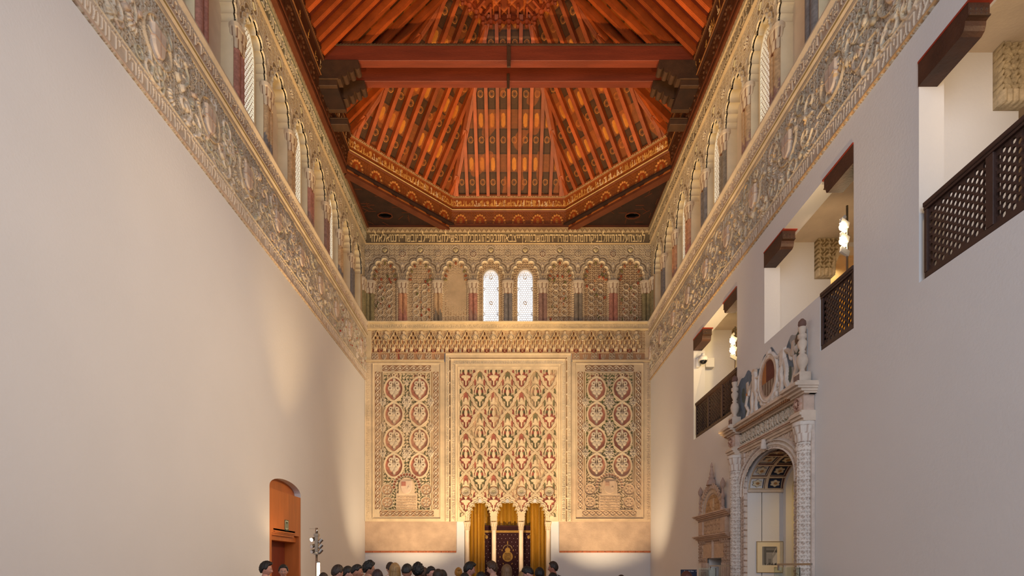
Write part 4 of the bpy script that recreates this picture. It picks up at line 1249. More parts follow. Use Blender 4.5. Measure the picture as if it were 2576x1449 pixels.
# flat central strip with interlaced star work
cv = Canvas(-1.55, 1.55, 5.0, OCY + AP1 + .03, .02, .02, srgb(120, 52, 20))
U, V = cv.U, cv.V
for k in range(-9, 40):
    c = 5 + k * .42
    for sg in (-1, 1): cv.seg((-1.6, c), (1.6, c + sg * 3.2), .022, .05, srgb(170, 84, 34), .012)
for k in range(-4, 5): cv.seg((k * .42, 5), (k * .42, 16), .022, .05, srgb(170, 84, 34), .012)
cv.K &= (np.abs(U) + (V - OCY) < AP1 + HS1 + .03)
cv.build('flat_boarding', (0, 0, ZT2), (1, 0, 0), (0, 1, 0), (0, 0, -1), M_woodpaint, ceil, back=.03)
# fretted, hanging edge of the flat strip
mb = MB()
vs = [(-AP1, 8.0), (-AP1, OCY + HS1), (-HS1, OCY + AP1), (HS1, OCY + AP1), (AP1, OCY + HS1), (AP1, 8.0)]
for (a, b) in zip(vs[:-1], vs[1:]):
    a = Vector((a[0], a[1], ZT2 - .08)); b = Vector((b[0], b[1], ZT2 - .08)); L = (b - a).length; dr = (b - a).normalized()
    inw = Vector((-dr.y, dr.x, 0)) * -1
    mb.bar(a, b, .07, .22)
    n_ = max(3, int(L / .21)); st = L / n_
    for q in range(n_):
        p = a + dr * st * (q + .5)
        mb.lathe(p.x, p.y, [(.012, -.30), (.05, -.26), (.03, -.2), (.075, -.13), (.075, -.06)], 8, p.z)
        for sg in (-1, 1): mb.bar(p + dr * (-st * .5) + inw * (.04 * 0) + Vector((0, 0, -.16 * (sg > 0))), p + dr * (st * .5) + Vector((0, 0, -.16 * (sg < 0))), .085, .02)
        mb.bar(p + inw * .0 + Vector((0, 0, -.05)), p + inw * .34 + Vector((0, 0, -.02)), .05, .09)
mb.build('fretted_edge', mat_plain('fretwork_wood', srgb(150, 66, 28), .55, var=.15), ceil)

# painted band (octagonal end and long sides)
def band_canvas(L, hgt, dark, seed, arches=True):
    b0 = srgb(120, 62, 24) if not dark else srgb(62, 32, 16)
    cv = Canvas(-L / 2, L / 2, 0, hgt, .014, .012, b0)
    U, V = cv.U, cv.V
    k = hgt / 1.07
    cv.H += np.interp(V / k, [0, .05, .06, .12, .13, .56, .57, .63, .64, .68, .95, .96, 1.0, 1.07], [.05, .06, .06, .05, .015, .015, .05, .06, .035, .03, .03, .055, .065, .07])
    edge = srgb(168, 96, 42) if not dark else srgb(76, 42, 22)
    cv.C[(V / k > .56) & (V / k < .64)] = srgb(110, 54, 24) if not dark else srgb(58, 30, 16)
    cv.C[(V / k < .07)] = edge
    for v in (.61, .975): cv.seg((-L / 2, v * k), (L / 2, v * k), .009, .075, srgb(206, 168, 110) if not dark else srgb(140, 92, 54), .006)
    # beaded cord
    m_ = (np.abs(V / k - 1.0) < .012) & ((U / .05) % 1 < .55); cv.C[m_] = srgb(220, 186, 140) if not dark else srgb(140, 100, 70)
    A = arabesque(U, V, .16, .3); A2 = arabesque(U, V, .085, .8)
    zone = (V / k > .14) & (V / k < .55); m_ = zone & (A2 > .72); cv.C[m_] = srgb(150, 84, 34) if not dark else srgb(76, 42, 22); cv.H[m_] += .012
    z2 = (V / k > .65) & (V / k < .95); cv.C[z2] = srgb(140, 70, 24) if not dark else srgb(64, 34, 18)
    r = np.random.default_rng(seed)
    u = -L / 2 + .06
    while u < L / 2 - .06:       # row of pale letters
        h_ = r.uniform(.05, .2)
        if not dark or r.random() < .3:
            cc = srgb(214, 160, 84) if r.random() < .7 else srgb(236, 206, 160)
            cv.seg((u, .72 * k), (u + r.uniform(-.03, .03), (.72 + h_) * k), .009, .04, cc); cv.seg((u, .72 * k), (u + .05, (.72 + r.uniform(0, .05)) * k), .009, .04, cc)
            if r.random() < .4: cv.ring((u, (.78 + r.uniform(0, .1)) * k), .022, .007, .04, cc)
        u += r.uniform(.025, .07)
    if arches:
        n_ = int(L / .62)
        for q in range(n_):
            c = -L / 2 + L * (q + .5) / n_
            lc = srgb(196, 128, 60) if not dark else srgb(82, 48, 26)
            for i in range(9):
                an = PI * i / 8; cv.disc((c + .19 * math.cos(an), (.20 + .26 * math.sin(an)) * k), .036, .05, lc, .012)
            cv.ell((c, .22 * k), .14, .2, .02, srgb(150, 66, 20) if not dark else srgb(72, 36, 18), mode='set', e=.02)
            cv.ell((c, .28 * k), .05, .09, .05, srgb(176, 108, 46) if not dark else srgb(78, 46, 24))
    return cv
M_band = mat_col('painted_band_wood', rough=.5, var=.14, scale=6, bump=.2)
RB = .16        # how far the band leans in
def octa_band(M, T, I, L, dark, seed):
    M, T, I = Vector(M), Vector(T).normalized(), Vector(I).normalized()
    h = ZT1 - ZT0; up = Vector((0, 0, h)) + I * RB; sl = up.length; up.normalize()
    N = (I * h - Vector((0, 0, RB))).normalized()
    cv = band_canvas(L, sl, dark, seed)
    b = Vector((M.x, M.y, ZT0)) - I * RB
    o = cv.build('painted_band', b, T, up, N, M_band, ceil, back=.10)
    mb = MB(); a = b - T * (L / 2) + Vector((0, 0, -.03)); c = b + T * (L / 2) + Vector((0, 0, -.03))
    mb.bar(a - I * .03, c - I * .03, .22, .07); mb.build('band_trim', mat_trim, ceil)
mat_trim = mat_plain('band_trim_wood', srgb(96, 48, 24), .55, var=.12)
M_soffit = mat_plain('corner_soffit_wood', srgb(44, 24, 16), .6, var=.2, scale=4, bump=.3)
L0 = 2 * (AP0 + .0) * math.tan(PI / 8)
octa_band((0, OCY + AP0, 0), (1, 0, 0), (0, -1, 0), L0 + .10, False, 21)
for s_ in (-1, 1):
    d_ = AP0 / math.sqrt(2)
    octa_band((s_ * d_, OCY + d_, 0), (1, -s_, 0), (-s_, -1, 0), L0 + .10, False, 22 + s_)
    y1 = OCY + HS0 + .02; y0 = 5.0
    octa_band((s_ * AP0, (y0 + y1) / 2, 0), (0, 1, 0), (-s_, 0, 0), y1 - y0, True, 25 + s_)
    # dark corner soffit with an octagonal opening
    cx_, cy_ = s_ * 3.98, D - .62
    tri_ = [(s_ * 4.78, D + .03), (s_ * 4.78, OCY + HS0 - .25), (s_ * (HS0 - .22), D + .03)]
    hole = [(cx_ + .24 * math.cos(PI / 8 + q * PI / 4), cy_ + .16 * math.sin(PI / 8 + q * PI / 4)) for q in range(8)]
    slab('corner_soffit', tri_, [hole], (0, 0, ZT0 + .08), (1, 0, 0), (0, 1, 0), (0, 0, 1), .05, M_soffit, ceil)
    mb = MB()
    for q in range(8):
        a = Vector((*hole[q], ZT0 + .07)); b = Vector((*hole[(q + 1) % 8], ZT0 + .07)); mb.bar(a, b, .03, .03)
    rr = np.random.default_rng(s_ + 5)
    for q in range(30):   # interlace battens
        t1, t2 = rr.uniform(0, 1, 2)
        px_, py_ = (s_ * (2.5 + 2.1 * t1), D - .1 - 1.9 * t2)
        if abs(px_) - 2.2 + (D - py_) * -1 < 0.1 or math.hypot(px_ - cx_, (py_ - cy_) * 1.3) < .38: continue
        an = (q % 4) * PI / 4; dx_, dy_ = .13 * math.cos(an), .13 * math.sin(an)
        mb.bar((px_ - dx_, py_ - dy_, ZT0 + .075), (px_ + dx_, py_ + dy_, ZT0 + .075), .014, .012)
    mb.build('soffit_interlace', mat_trim, ceil)
    m = MB(); m.box(cx_ - .4, cx_ + .4, cy_ - .3, cy_ + .3, ZT0 + .55, ZT0 + .6); m.build('soffit_backing', M_darkwood, ceil)
    # trim running along the wall head
    m = MB(); xw = s_ * 4.74; m.box(min(xw, xw - s_ * .12), max(xw, xw - s_ * .12), 5.0, D, ZT0 - .01, ZT0 + .10)
    m.box(min(xw, xw - s_ * .17), max(xw, xw - s_ * .17), 5.0, D, ZT0 + .10, ZT0 + .15); m.build('wall_trim', mat_trim, ceil)
m = MB(); m.box(-4.7, 4.7, D - .10, D + .03, ZT0 - .01, ZT0 + .09); m.box(-4.7, 4.7, D - .13, D + .03, ZT0 + .09, ZT0 + .12); m.build('wall_trim', mat_trim, ceil)
# closing boards above the long side bands
m = MB()
for s_ in (-1, 1): m.box(min(s_ * 4.5, s_ * 5.2), max(s_ * 4.5, s_ * 5.2), -3.5, 5.05, ZT0, 17.3)
m.build('rear_closing', M_darkwood, ceil)

# ------------------------------------------------------------------ pair of tie beams on carved brackets
M_corb = mat_plain('bracket_wood', srgb(70, 46, 28), .6, var=.15, scale=5, bump=.3)
M_corbred = mat_plain('bracket_red_paint', srgb(150, 62, 40), .55, var=.1)
def tie_beam(yc, label):
    t = thing('tie_beam', label, 'beam', (0, yc, 13.8), 'pair of tie beams')
    m = MB(); m.box(-4.52, 4.52, yc - .10, yc + .10, 13.80, 14.16, .008); m.build('beam', M_beam, t)
    m = MB(); m.box(-4.52, 4.52, yc - .115, yc + .115, 14.16, 14.205, .006)
    for q in range(120):
        x = -4.45 + q * .0748; m.bar((x, yc - .12, 14.17), (x + .04, yc - .12, 14.20), .012, .012)
    m.build('cord_moulding', M_corb, t)
    for s_ in (-1, 1):
        # stepped, scrolled bracket: profile in x,z extruded across the beam
        pr = [(4.6, 13.80), (3.62, 13.80), (3.62, 13.70)]
        for q, (x0_, z0_) in enumerate(((3.66, 13.64), (3.80, 13.56), (3.96, 13.47))):
            pr += [(x0_ + .07 * math.cos(a), z0_ + .07 * math.sin(a)) for a in np.linspace(PI * .9, PI * 1.9, 7)]
        pr += [(4.05, 13.34), (4.6, 13.34)]
        m = MB(); n_ = len(pr)
        for (ya, yb, mm) in ((yc - .12, yc + .12, 0),):
            fa = [m.bm.verts.new((s_ * p[0], ya, p[1])) for p in pr]; fb = [m.bm.verts.new((s_ * p[0], yb, p[1])) for p in pr]
            m.bm.faces.new(fa); m.bm.faces.new(fb[::-1])
            for i in range(n_):
                j = (i + 1) % n_; m.bm.faces.new((fa[i], fa[j], fb[j], fb[i]))
        br = m.build('bracket', M_corb, t)
        m = MB()
        for q, (x0_, z0_) in enumerate(((3.66, 13.64), (3.80, 13.56), (3.96, 13.47))):
            for yy in (-.075, 0, .075): m.ball((s_ * (x0_ - .01), yc + yy, z0_ - .02), .05, 1.0, .8, 1.0, 1)
        sc = m.build('bracket_scroll', M_corbred, br, True)
        sc['label'] = 'red-painted scrolls'
    return t
tie_beam(13.50, 'nearer reddish tie beam across the ceiling, in front of its twin')
tie_beam(14.07, 'farther tie beam across the ceiling, half hidden behind its twin')
t = thing('beam_strap', 'short vertical wooden strap at the middle joining the two tie beams', 'strap', (0, 13.38, 13.6))
m = MB(); m.box(-.045, .045, 13.36, 13.40, 13.62, 14.12, .005); m.box(-.05, .02, 13.95, 13.97, 13.6, 13.98, .004); m.build('board', M_corb, t)
for s_ in (-1, 1):
    t = thing('wall_bracket_box', 'dark framed box bracket carrying the tie beams on the %s wall' % ('left' if s_ < 0 else 'right'), 'bracket', (s_ * 4.55, 13.8, 13.0))
    m = MB(); x0_, x1_ = sorted((s_ * 4.62, s_ * 4.14)); x2_ = sorted((s_ * 4.62, s_ * 4.10))
    m.box(x0_, x1_, 13.40, 13.50, 13.20, 13.34, .01); m.box(x2_[0], x2_[1], 13.36, 13.62, 13.335, 13.36, .004); m.build('rail', M_corb, t)
    m = MB(); m.box(x0_, x1_, 14.10, 14.22, 13.20, 13.34, .01); m.box(x2_[0], x2_[1], 13.95, 14.22, 13.335, 13.36, .004); m.build('rail', M_corb, t)
    m = MB(); m.box(x0_, x1_, 13.5, 14.1, 13.2, 13.3); m.build('recess_panel', M_soffit, t)
    m = MB(); m.box(x0_ if s_ < 0 else x0_, x1_, 14.3, 14.55, 12.98, 13.12, .01); m.box(x0_, x1_, 14.28, 14.57, 13.12, 13.14, .004); m.build('lower_rail', M_corb, t)
# ================================================================== GALLERY BEHIND THE RIGHT WALL
GX0, GX1 = XR + .29, 8.6
m = MB(); m.box(GX0 - .02, GX1 + .2, -3.6, D + .3, 4.40, 4.62); tag(m.build('floor_gallery', M_wall), kind='structure')
m = MB(); m.box(GX0 - .02, GX1 + .2, -3.6, D + .3, 7.76, 7.95); tag(m.build('ceiling_gallery', M_niche), kind='structure')
m = MB(); m.box(GX1, GX1 + .2, -3.6, D + .3, 0, 7.9); tag(m.build('wall_gallery', M_wall), kind='structure')
m = MB(); m.box(GX0, GX1, D + .05, D + .3, 0, 7.9); tag(m.build('wall_gallery_end', M_wall), kind='structure')
CROSS = [2.9, 6.66, 10.55, 14.45]
M_stonearch = mat_col('old_arch_stucco', rough=.9, var=.2, scale=12, bump=.6, bscale=60)
for i, y in enumerate(CROSS):
    hole = [(6.10, 4.62), (6.10, 7.08), (6.13, 7.3), (6.20, 7.5), (6.34, 7.68), (7.7, 7.68), (7.9, 4.62)]
    w = slab('wall_cross', [(GX0, 4.62)] + hole + [(GX1, 4.62), (GX1, 7.76), (GX0, 7.76)], [], (0, y, 0), (1, 0, 0), (0, 0, 1), (0, 1, 0), .3, M_wall)
    tag(w, kind='structure')
    if i:
        lab = ['', 'carved stucco arch springer in the nearest gallery bay', 'carved stucco arch springer in the middle gallery bay, beside the lit yellow boards', 'carved stucco arch springer in the farthest gallery bay'][i]
        t = thing('arch_springer', lab, 'arch', (6.0, y, 7.08), 'arch springers in the gallery')
        cv = Canvas(5.79, 6.40, 7.06, 7.755, .008, .008, srgb(176, 158, 126))
        U, V = cv.U, cv.V
        edge = np.interp(V, [7.06, 7.3, 7.5, 7.68, 7.76], [6.10, 6.13, 6.20, 6.32, 6.40])
        cv.K &= (U < edge)
        cv.H += .02 + .03 * np.clip((arabesque(U, V, .17, .4 + i) - .35) * 3, 0, 1)
        cv.C[arabesque(U, V, .17, .4 + i) < .38] = srgb(118, 100, 70)
        b_ = (V < 7.2) | (edge - U < .07); cv.H[b_] = .05 + .01 * np.sin(U[b_] * 90); cv.C[b_] = srgb(186, 168, 138)
        cv.build('carving', (0, y - .10, 0), (1, 0, 0), (0, 0, 1), (0, -1, 0), M_stonearch, t, back=.099)
# boarded wall, lit yellow
bw = thing('boarded_partition', 'yellow lit wooden board partition seen through the gallery arch', 'partition', (7.3, 12.75, 4.62))
m = MB()
for q in range(13): m.box(5.98, GX1, 12.72, 12.76, 4.63 + q * .24, 4.63 + q * .24 + .228, .004)
m.build('boards', mat_plain('yellow_boards', srgb(206, 150, 48), .55, var=.08, scale=3, stretch=(.4, 3, 3)), bw)
m = MB(); m.box(6.05, GX1, 12.765, 12.8, 4.62, 7.75); m.build('backing', M_darkwood, bw)
d = lamp_spot('gallery_lamp_spot', (6.6, 11.2, 7.5), (6.7, 12.7, 6.8), 240, 130, (1, .72, .28))
cs = thing('display_case', 'dark low case with a tilted yellow panel in front of the lit boards', 'display case', (6.9, 12.2, 4.62))
m = MB(); m.box(6.5, 7.4, 12.1, 12.5, 4.63, 6.05, .01); m.build('cabinet', M_darkwood, cs)
m = MB(); m.box(6.52, 7.38, 12.08, 12.12, 5.6, 5.98, .005); m.build('panel', mat_plain('yellow_card', srgb(220, 170, 60), .6), cs)

# bolsters (zapatas) in the upper corners of the openings
def bolster(yj, dr, label):
    """yj = jamb, dr = +1 grows away from the visitor, -1 towards"""
    t = thing('wooden_bolster', label, 'bolster', (XR + .13, yj, 7.13), 'wooden bolsters in the gallery openings')
    L = .72; x0, x1 = XR - .01, XR + .21
    ny, nz = 60, 22; V = []; C = []; q = []
    m = MB()
    pr = [(0, 7.385), (0, 7.125), (.60, 7.125), (.64, 7.15), (.655, 7.19), (.66, 7.235), (.70, 7.245), (.70, 7.385)]
    fa = [m.bm.verts.new((x0, yj + dr * p[0], p[1])) for p in pr]; fb = [m.bm.verts.new((x1, yj + dr * p[0], p[1])) for p in pr]
    m.bm.faces.new(fa); m.bm.faces.new(fb[::-1]); n_ = len(pr)
    for i in range(n_):
        j = (i + 1) % n_; m.bm.faces.new((fa[i], fa[j], fb[j], fb[i]))
    m.build('block', M_darkwood, t)
    m = MB()
    for a in (0, .055, .11, .165): # carved end
        for b in (7.27, 7.32): m.ball((x0 + .03 + a, yj + dr * .70, b), .02, 1, .6, 1, 1)
    m.bar((x0, yj + dr * .705, 7.25), (x1, yj + dr * .705, 7.25), .02, .016); m.build('end_carving', M_corb, t)
    m = MB(); y0_, y1_ = sorted((yj, yj + dr * .74)); m.box(x0 - .006, x1 + .02, y0_, y1_, 7.385, 7.41); o = m.build('top_board', mat_redboard, t); o['label'] = 'thin red-painted top board'
mat_redboard = mat_plain('red_painted_board', srgb(156, 54, 30), .6, var=.1)
for (y0_, y1_, n_) in ((3.74, 6.40, 'nearest'), (7.61, 10.27, 'middle'), (11.5, 14.2, 'farthest')):
    bolster(y1_, -1, 'dark carved wooden bolster at the far jamb of the %s gallery opening' % n_)
    bolster(y0_, 1, 'dark carved wooden bolster at the near jamb of the %s gallery opening' % n_)

# pierced wooden railings
def railing(y0, y1, zb, label, npan):
    t = thing('gallery_railing', label, 'railing', (XR + .04, y0, zb), 'pierced railings in the gallery openings')
    zt = 5.74; x0, x1 = XR + .01, XR + .07
    m = MB(); m.box(x0 - .025, x1 + .03, y0, y1, zt - .055, zt, .008); m.box(x0 - .01, x1 + .01, y0, y1, zt - .085, zt - .055); m.build('top_rail', M_railwood, t)
    m = MB(); m.box(x0, x1, y0, y1, zb + .005, zb + .07, .004); m.build('bottom_rail', M_railwood, t)
    w = (y1 - y0) / npan
    for i in range(npan + 1):
        y = y0 + w * i; a = max(y0, y - .045); b = min(y1, y + .045)
        m = MB(); m.box(x0 - .005, x1 + .005, a, b, zb + .07, zt - .085, .004); m.build('post', M_railwood, t)
    ph, pz = .098, .085
    for i in range(npan):
        a, b = y0 + w * i + .045, y0 + w * (i + 1) - .045; z0, z1 = zb + .07, zt - .085
        holes = []
        nc = int((b - a) / (ph / 1)); nr = int((z1 - z0) / (pz / 2)) - 1
        for r_ in range(nr):
            for c_ in range(nc):
                cy = a + (b - a) * (c_ + .5 + (.25 if r_ % 2 else -.25)) / nc; cz = z0 + (z1 - z0) * (r_ + 1) / (nr + 1)
                hy, hz = .027, .029
                holes.append([(cy - hy, cz - hz * .4), (cy - hy * .5, cz - hz), (cy + hy * .5, cz - hz), (cy + hy, cz - hz * .4), (cy + hy, cz + hz * .4), (cy + hy * .5, cz + hz), (cy - hy * .5, cz + hz), (cy - hy, cz + hz * .4)])
        slab('lattice_panel', rect(a, b, z0, z1), holes, (x0 + .02, 0, 0), (0, 1, 0), (0, 0, 1), (1, 0, 0), .022, M_railwood, t)
railing(3.75, 6.33, 4.875, 'dark pierced wooden railing in the nearest, largest-looking gallery opening at the right edge', 3)
railing(7.62, 8.42, 4.875, 'short dark pierced railing in the middle gallery opening, above the portal', 1)
railing(11.51, 14.06, 4.86, 'dark pierced wooden railing of three panels in the farthest gallery opening', 3)

# dome camera and its box
t = thing('dome_camera', 'white dome security camera on the jamb of the farthest gallery opening', 'camera', (4.90, 14.18, 6.8))
m = MB(); m.box(4.76, 4.85, 14.12, 14.199, 6.68, 6.92, .01); m.tube((4.80, 14.15, 6.93), (4.89, 14.0, 6.96), .02); m.tube((4.89, 14.0, 6.98), (4.89, 14.0, 6.90), .045); m.build('bracket', M_white, t, True)
m = MB(); m.lathe(4.89, 14.0, [(.05, 0), (.10, -.03), (.115, -.08), (.112, -.13)], 20, 6.92); m.build('housing', M_white, t, True)
m = MB(); m.ball((4.89, 14.0, 6.79), .09, 1, 1, .9, 3); o = m.build('dome', M_black, t, True); o['label'] = 'black glossy dome'
t = thing('junction_box', 'small pale rectangular box on the wall beside the dome camera', 'box', (5.22, 14.4, 6.8))
m = MB(); m.box(5.05, 5.28, 14.28, 14.449, 6.74, 6.98, .01); m.build('case', M_wall, t)

# ================================================================== RENAISSANCE PORTAL
PA, PB = (0, 1, 0), (0, 0, 1)
M_plast = mat_col('carved_portal_stucco', rough=.85, var=.10, scale=8, bump=.3)
PW = srgb(216, 206, 196); PWD = srgb(160, 138, 122); PBR = srgb(176, 130, 100)
portal = thing('portal', 'tall white carved Renaissance portal with columns and a coffered arch in the right wall', 'portal', (XR - .1, 10.04, 0))
def rwcanvas(y0, y1, z0, z1, du, base, dv=None): return Canvas(y0, y1, z0, z1, du, dv or du, base)
RN = (-1, 0, 0)
M_cornice0 = mat_plain('keystone_stucco', srgb(210, 196, 184), .85, var=.06)
def repeat_part(name, n, c0, step, size, mat, parent):
    m = MB(); m.box(-size[0] / 2, size[0] / 2, -size[1] / 2, size[1] / 2, -size[2] / 2, size[2] / 2); first = m.build(name, mat)
    p0 = Vector(parent.location)
    for q in range(n):
        o = first if q == 0 else first.copy()
        if q: COL.objects.link(o)
        o.parent = parent; o.location = Vector((c0[0], c0[1] + q * step, c0[2])) - p0
# carved columns
def carved_column(y, label):
    n = 56; nz = 420; r0 = .105; xc = XR - .09
    z = np.linspace(.0, 3.55, nz); th = np.linspace(0, 2 * PI, n, endpoint=False)
    TH, Z = np.meshgrid(th, z)
    A = arabesque(TH * .11, Z, .138, .6); B_ = arabesque(TH * .11, Z, .069, .2)
    f = np.clip((A * .6 + B_ * .4 - .36) * 4, 0, 1)
    R = r0 + .018 * f - .007
    for zz in (.25, 3.45): R = np.where(np.abs(Z - zz) < .04, r0 + .022, R)
    R = np.where(Z < .2, r0 + .04, R)
    P = np.stack([xc + R * np.cos(TH), y + R * np.sin(TH), Z], -1).reshape(-1, 3)
    C = np.where((f < .3)[..., None], np.array(srgb(184, 164, 150)), np.array(PW)).reshape(-1, 3)
    idx = np.arange(nz * n).reshape(nz, n); nx = np.roll(idx, -1, 1)
    q = np.stack([idx[:-1], nx[:-1], nx[1:], idx[1:]], -1).reshape(-1, 4)
    me = bpy.data.meshes.new('column'); me.from_pydata(P.tolist(), [], q.tolist()); me.update(); me.polygons.foreach_set('use_smooth', [True] * len(q))
    ca = me.color_attributes.new('Col', 'FLOAT_COLOR', 'POINT'); c4 = np.ones((len(P), 4), np.float32); c4[:, :3] = C; ca.data.foreach_set('color', c4.ravel())
    o = link_mesh('column', me, M_plast, portal)
    carved_block('capital', xc, y, 3.55, 3.86, .115, .115, .42, M_plast, portal, PW, ground=srgb(180, 158, 144))
    return o
CY_N, CY_F = 8.72, 11.32
carved_column(CY_N, 'near'); carved_column(CY_F, 'far')
# flat pilaster strips behind the columns and beside the opening
for (a, b, dep) in ((8.57, 9.08, .05), (11.0, 11.68, .05)):
    cv = rwcanvas(a, b, 0, 3.88, .014, srgb(206, 190, 178)); U, V = cv.U, cv.V
    inner = (U > 9.0) if a < 9 else (U < 11.14)
    A = arabesque(U, V, .12, .5); cv.H[inner] += .02 * (A[inner] > .45); cv.C[inner & (A < .45)] = srgb(150, 122, 102)
    cv.build('pilaster', (XR - dep, 0, 0), PA, PB, RN, M_plast, portal, back=dep - .002)
# archivolt and spandrels
cv = rwcanvas(8.62, 11.64, 3.0, 3.88, .012, srgb(208, 190, 174)); U, V = cv.U, cv.V
yc = (PY0 + PY1) / 2; a_, b_ = (PY1 - PY0) / 2, PZC - PZS
rho = np.sqrt(((U - yc) / a_) ** 2 + (np.clip(V - PZS, 0, 9) / b_) ** 2); rho = np.where(V < PZS, np.abs(U - yc) / a_, rho)
dd = (rho - 1) * .8
cv.K &= rho > 1
for c_, w_, h_ in ((.02, .03, .05), (.07, .022, .035), (.115, .03, .06), (.16, .02, .04), (.21, .03, .075)):
    m_ = np.abs(dd - c_) < w_; cv.H[m_] = np.maximum(cv.H[m_], h_ * (1 - (np.abs(dd[m_] - c_) / w_) ** 2) + .01); cv.C[m_] = PW
m_ = (np.abs(dd - .05) < .006) | (np.abs(dd - .185) < .006); cv.C[m_] = srgb(150, 118, 100)
sp = dd > .25; A = arabesque(U, V, .2, .9); cv.H[sp] += .03 * np.clip((A[sp] - .4) * 4, 0, 1); cv.C[sp & (A < .42)] = srgb(160, 128, 112)
cv.build('archivolt', (XR - .02, 0, 0), PA, PB, RN, M_plast, portal, back=.018)
m = MB(); 
for q in range(6): m.ball((XR - .12, yc, PZC + .05 + q * .028), .07 - q * .004, 1, .7, .5, 1)
m.build('keystone', M_cornice0, portal, True)
# entablature: architrave, leafy frieze, cornice with breaks over the columns
M_cornice = mat_plain('portal_cornice_stucco', srgb(206, 188, 170), .85, var=.08, scale=5, bump=.15)
m = MB()
for (z0, z1, o) in ((3.86, 3.90, .07), (3.90, 3.945, .10), (3.945, 3.99, .13), (3.99, 4.02, .10)):
    m.box(XR - o, XR + .002, 8.60, 11.66, z0, z1)
    for y in (CY_N, CY_F): m.box(XR - o - .12, XR, y - .17, y + .17, z0, z1)
m.build('architrave', M_cornice, portal)
repeat_part('bead', 74, (XR - .1285, 8.65, 3.9665), .041, (.017, .02, .023), mat_plain('brown_glaze', srgb(140, 96, 70), .8), portal)
cv = rwcanvas(8.62, 11.64, 4.02, 4.27, .010, srgb(206, 194, 178)); U, V = cv.U, cv.V
A = arabesque(U, V, .19, .4); A2 = arabesque(U, V, .09, .4); f = A * .6 + A2 * .4
cv.H += .045 * np.clip((f - .38) * 4, 0, 1); cv.C[f < .42] = srgb(120, 116, 92)
cv.build('leaf_frieze', (XR - .04, 0, 0), PA, PB, RN, M_plast, portal, back=.038)
for y in (CY_N, CY_F):
    cv = rwcanvas(y - .14, y + .14, 4.02, 4.27, .01, srgb(200, 176, 160))
    cv.ell((y, 4.145), .09, .11, .04, srgb(110, 62, 52)); cv.ring((y, 4.145), .08, .012, .06, srgb(190, 150, 130), sy=1.2); cv.ell((y, 4.145), .03, .05, .07, srgb(196, 160, 140))
    cv.build('escutcheon', (XR - .17, 0, 0), PA, PB, RN, M_plast, portal, back=.165)
m = MB()
for (z0, z1, o) in ((4.27, 4.30, .10), (4.30, 4.34, .15), (4.34, 4.375, .21), (4.375, 4.42, .26), (4.42, 4.45, .22)):
    m.box(XR - o, XR + .002, 8.52, 11.74, z0, z1)
    for y in (CY_N, CY_F): m.box(XR - o - .10, XR, y - .18 - o * .3, y + .18 + o * .3, z0, z1)
m.build('cornice', M_cornice, portal)
repeat_part('dentil', 46, (XR - .178, 8.635, 4.3215), .067, (.055, .03, .033), mat_plain('ochre_glaze', srgb(172, 128, 92), .8), portal)
# candelabra on the cornice above the columns
def cand(y, name):
    m = MB(); x = XR - .12
    m.box(x - .09, x + .09, y - .10, y + .10, 4.45, 4.64, .008)
    m.lathe(x, y, [(.07, 0), (.04, .03), (.035, .06), (.075, .13), (.085, .20), (.07, .27), (.035, .31), (.055, .33), (.035, .36), (.065, .43), (.07, .48), (.042, .53), (.068, .55), (.068, .60), (.04, .62), (.055, .68), (.06, .72)], 20, 4.64)
    o = m.build('candelabrum', M_cornice, portal, True)
    m = MB(); m.lathe(x, y, [(.045, 0), (.06, .04), (.055, .09), (.02, .13)], 12, 5.36)
    for q in range(4): m.box(x - .095, x - .088, y - .085 + q * .045, y - .06 + q * .045, 4.49, 4.60)
    m.build('candelabrum_top', mat_plain('worn_brown_paint', srgb(110, 80, 70), .8), o, True)
cand(CY_N, 'near'); cand(CY_F, 'far')
# painted tympanum with shield and winged children
cv = rwcanvas(8.78, 11.50, 4.44, 5.70, .0085, srgb(104, 118, 134)); U, V = cv.U, cv.V
top = 5.40 + .05 * np.sin(U * 7) + .03 * np.sin(U * 19 + 1) + .10 * np.exp(-((U - 10.05) / .25) ** 2) + .10 * np.exp(-((U - 8.9) / .12) ** 2) - .05 * np.exp(-((U - 9.6) / .2) ** 2)
cv.K &= (V < top)
n1 = lownoise(U, V, .5, 3); n2 = lownoise(U, V, .9, 8)
cv.C[n1 > .2] = srgb(96, 106, 118); cv.C[(n2 > .0) & (U < 9.75)] = srgb(156, 156, 156)
cv.C[(n1 < -.35)] = srgb(88, 96, 88); 
cc = PW
oy, oz = 10.06, 5.02
cv.ell((oy, oz), .36, .42, .07, srgb(210, 190, 172), e=.03); cv.ell((oy, oz), .27, .34, .03, srgb(170, 140, 120), mode='set', e=.02)
w = cv.win(oy - .3, oy + .3, oz - .35, oz + .35); R_ = ((U[w] - oy) / .25) ** 2 + ((V[w] - oz) / .32) ** 2 < 1
qd = (U[w] > oy + .08); cv.C[w][R_] = srgb(104, 62, 52); cv.C[w][R_ & qd] = srgb(168, 112, 66); low = V[w] < oz - .06; cv.C[w][R_ & low] = srgb(150, 134, 116); cv.C[w][R_ & low & (np.sin(U[w] * 60) > .3)] = srgb(112, 88, 74)
cv.ring((oy, oz), .36, .03, .10, cc, sy=1.17); cv.ell((oy, oz + .44), .10, .09, .09, cc); cv.ell((oy + .04, oz + .56), .05, .08, .07, srgb(190, 160, 130))
for q in range(9):
    an = -PI * (q + .5) / 9; cv.disc((oy + .44 * math.cos(an), oz + .48 * math.sin(an)), .06, .07, cc, .03)
cv.line([(oy - .3, 4.62), (oy, 4.54), (oy + .3, 4.62)], .035, .06, cc); cv.line([(oy - .38, 4.72), (oy, 4.62), (oy + .38, 4.72)], .025, .06, cc)
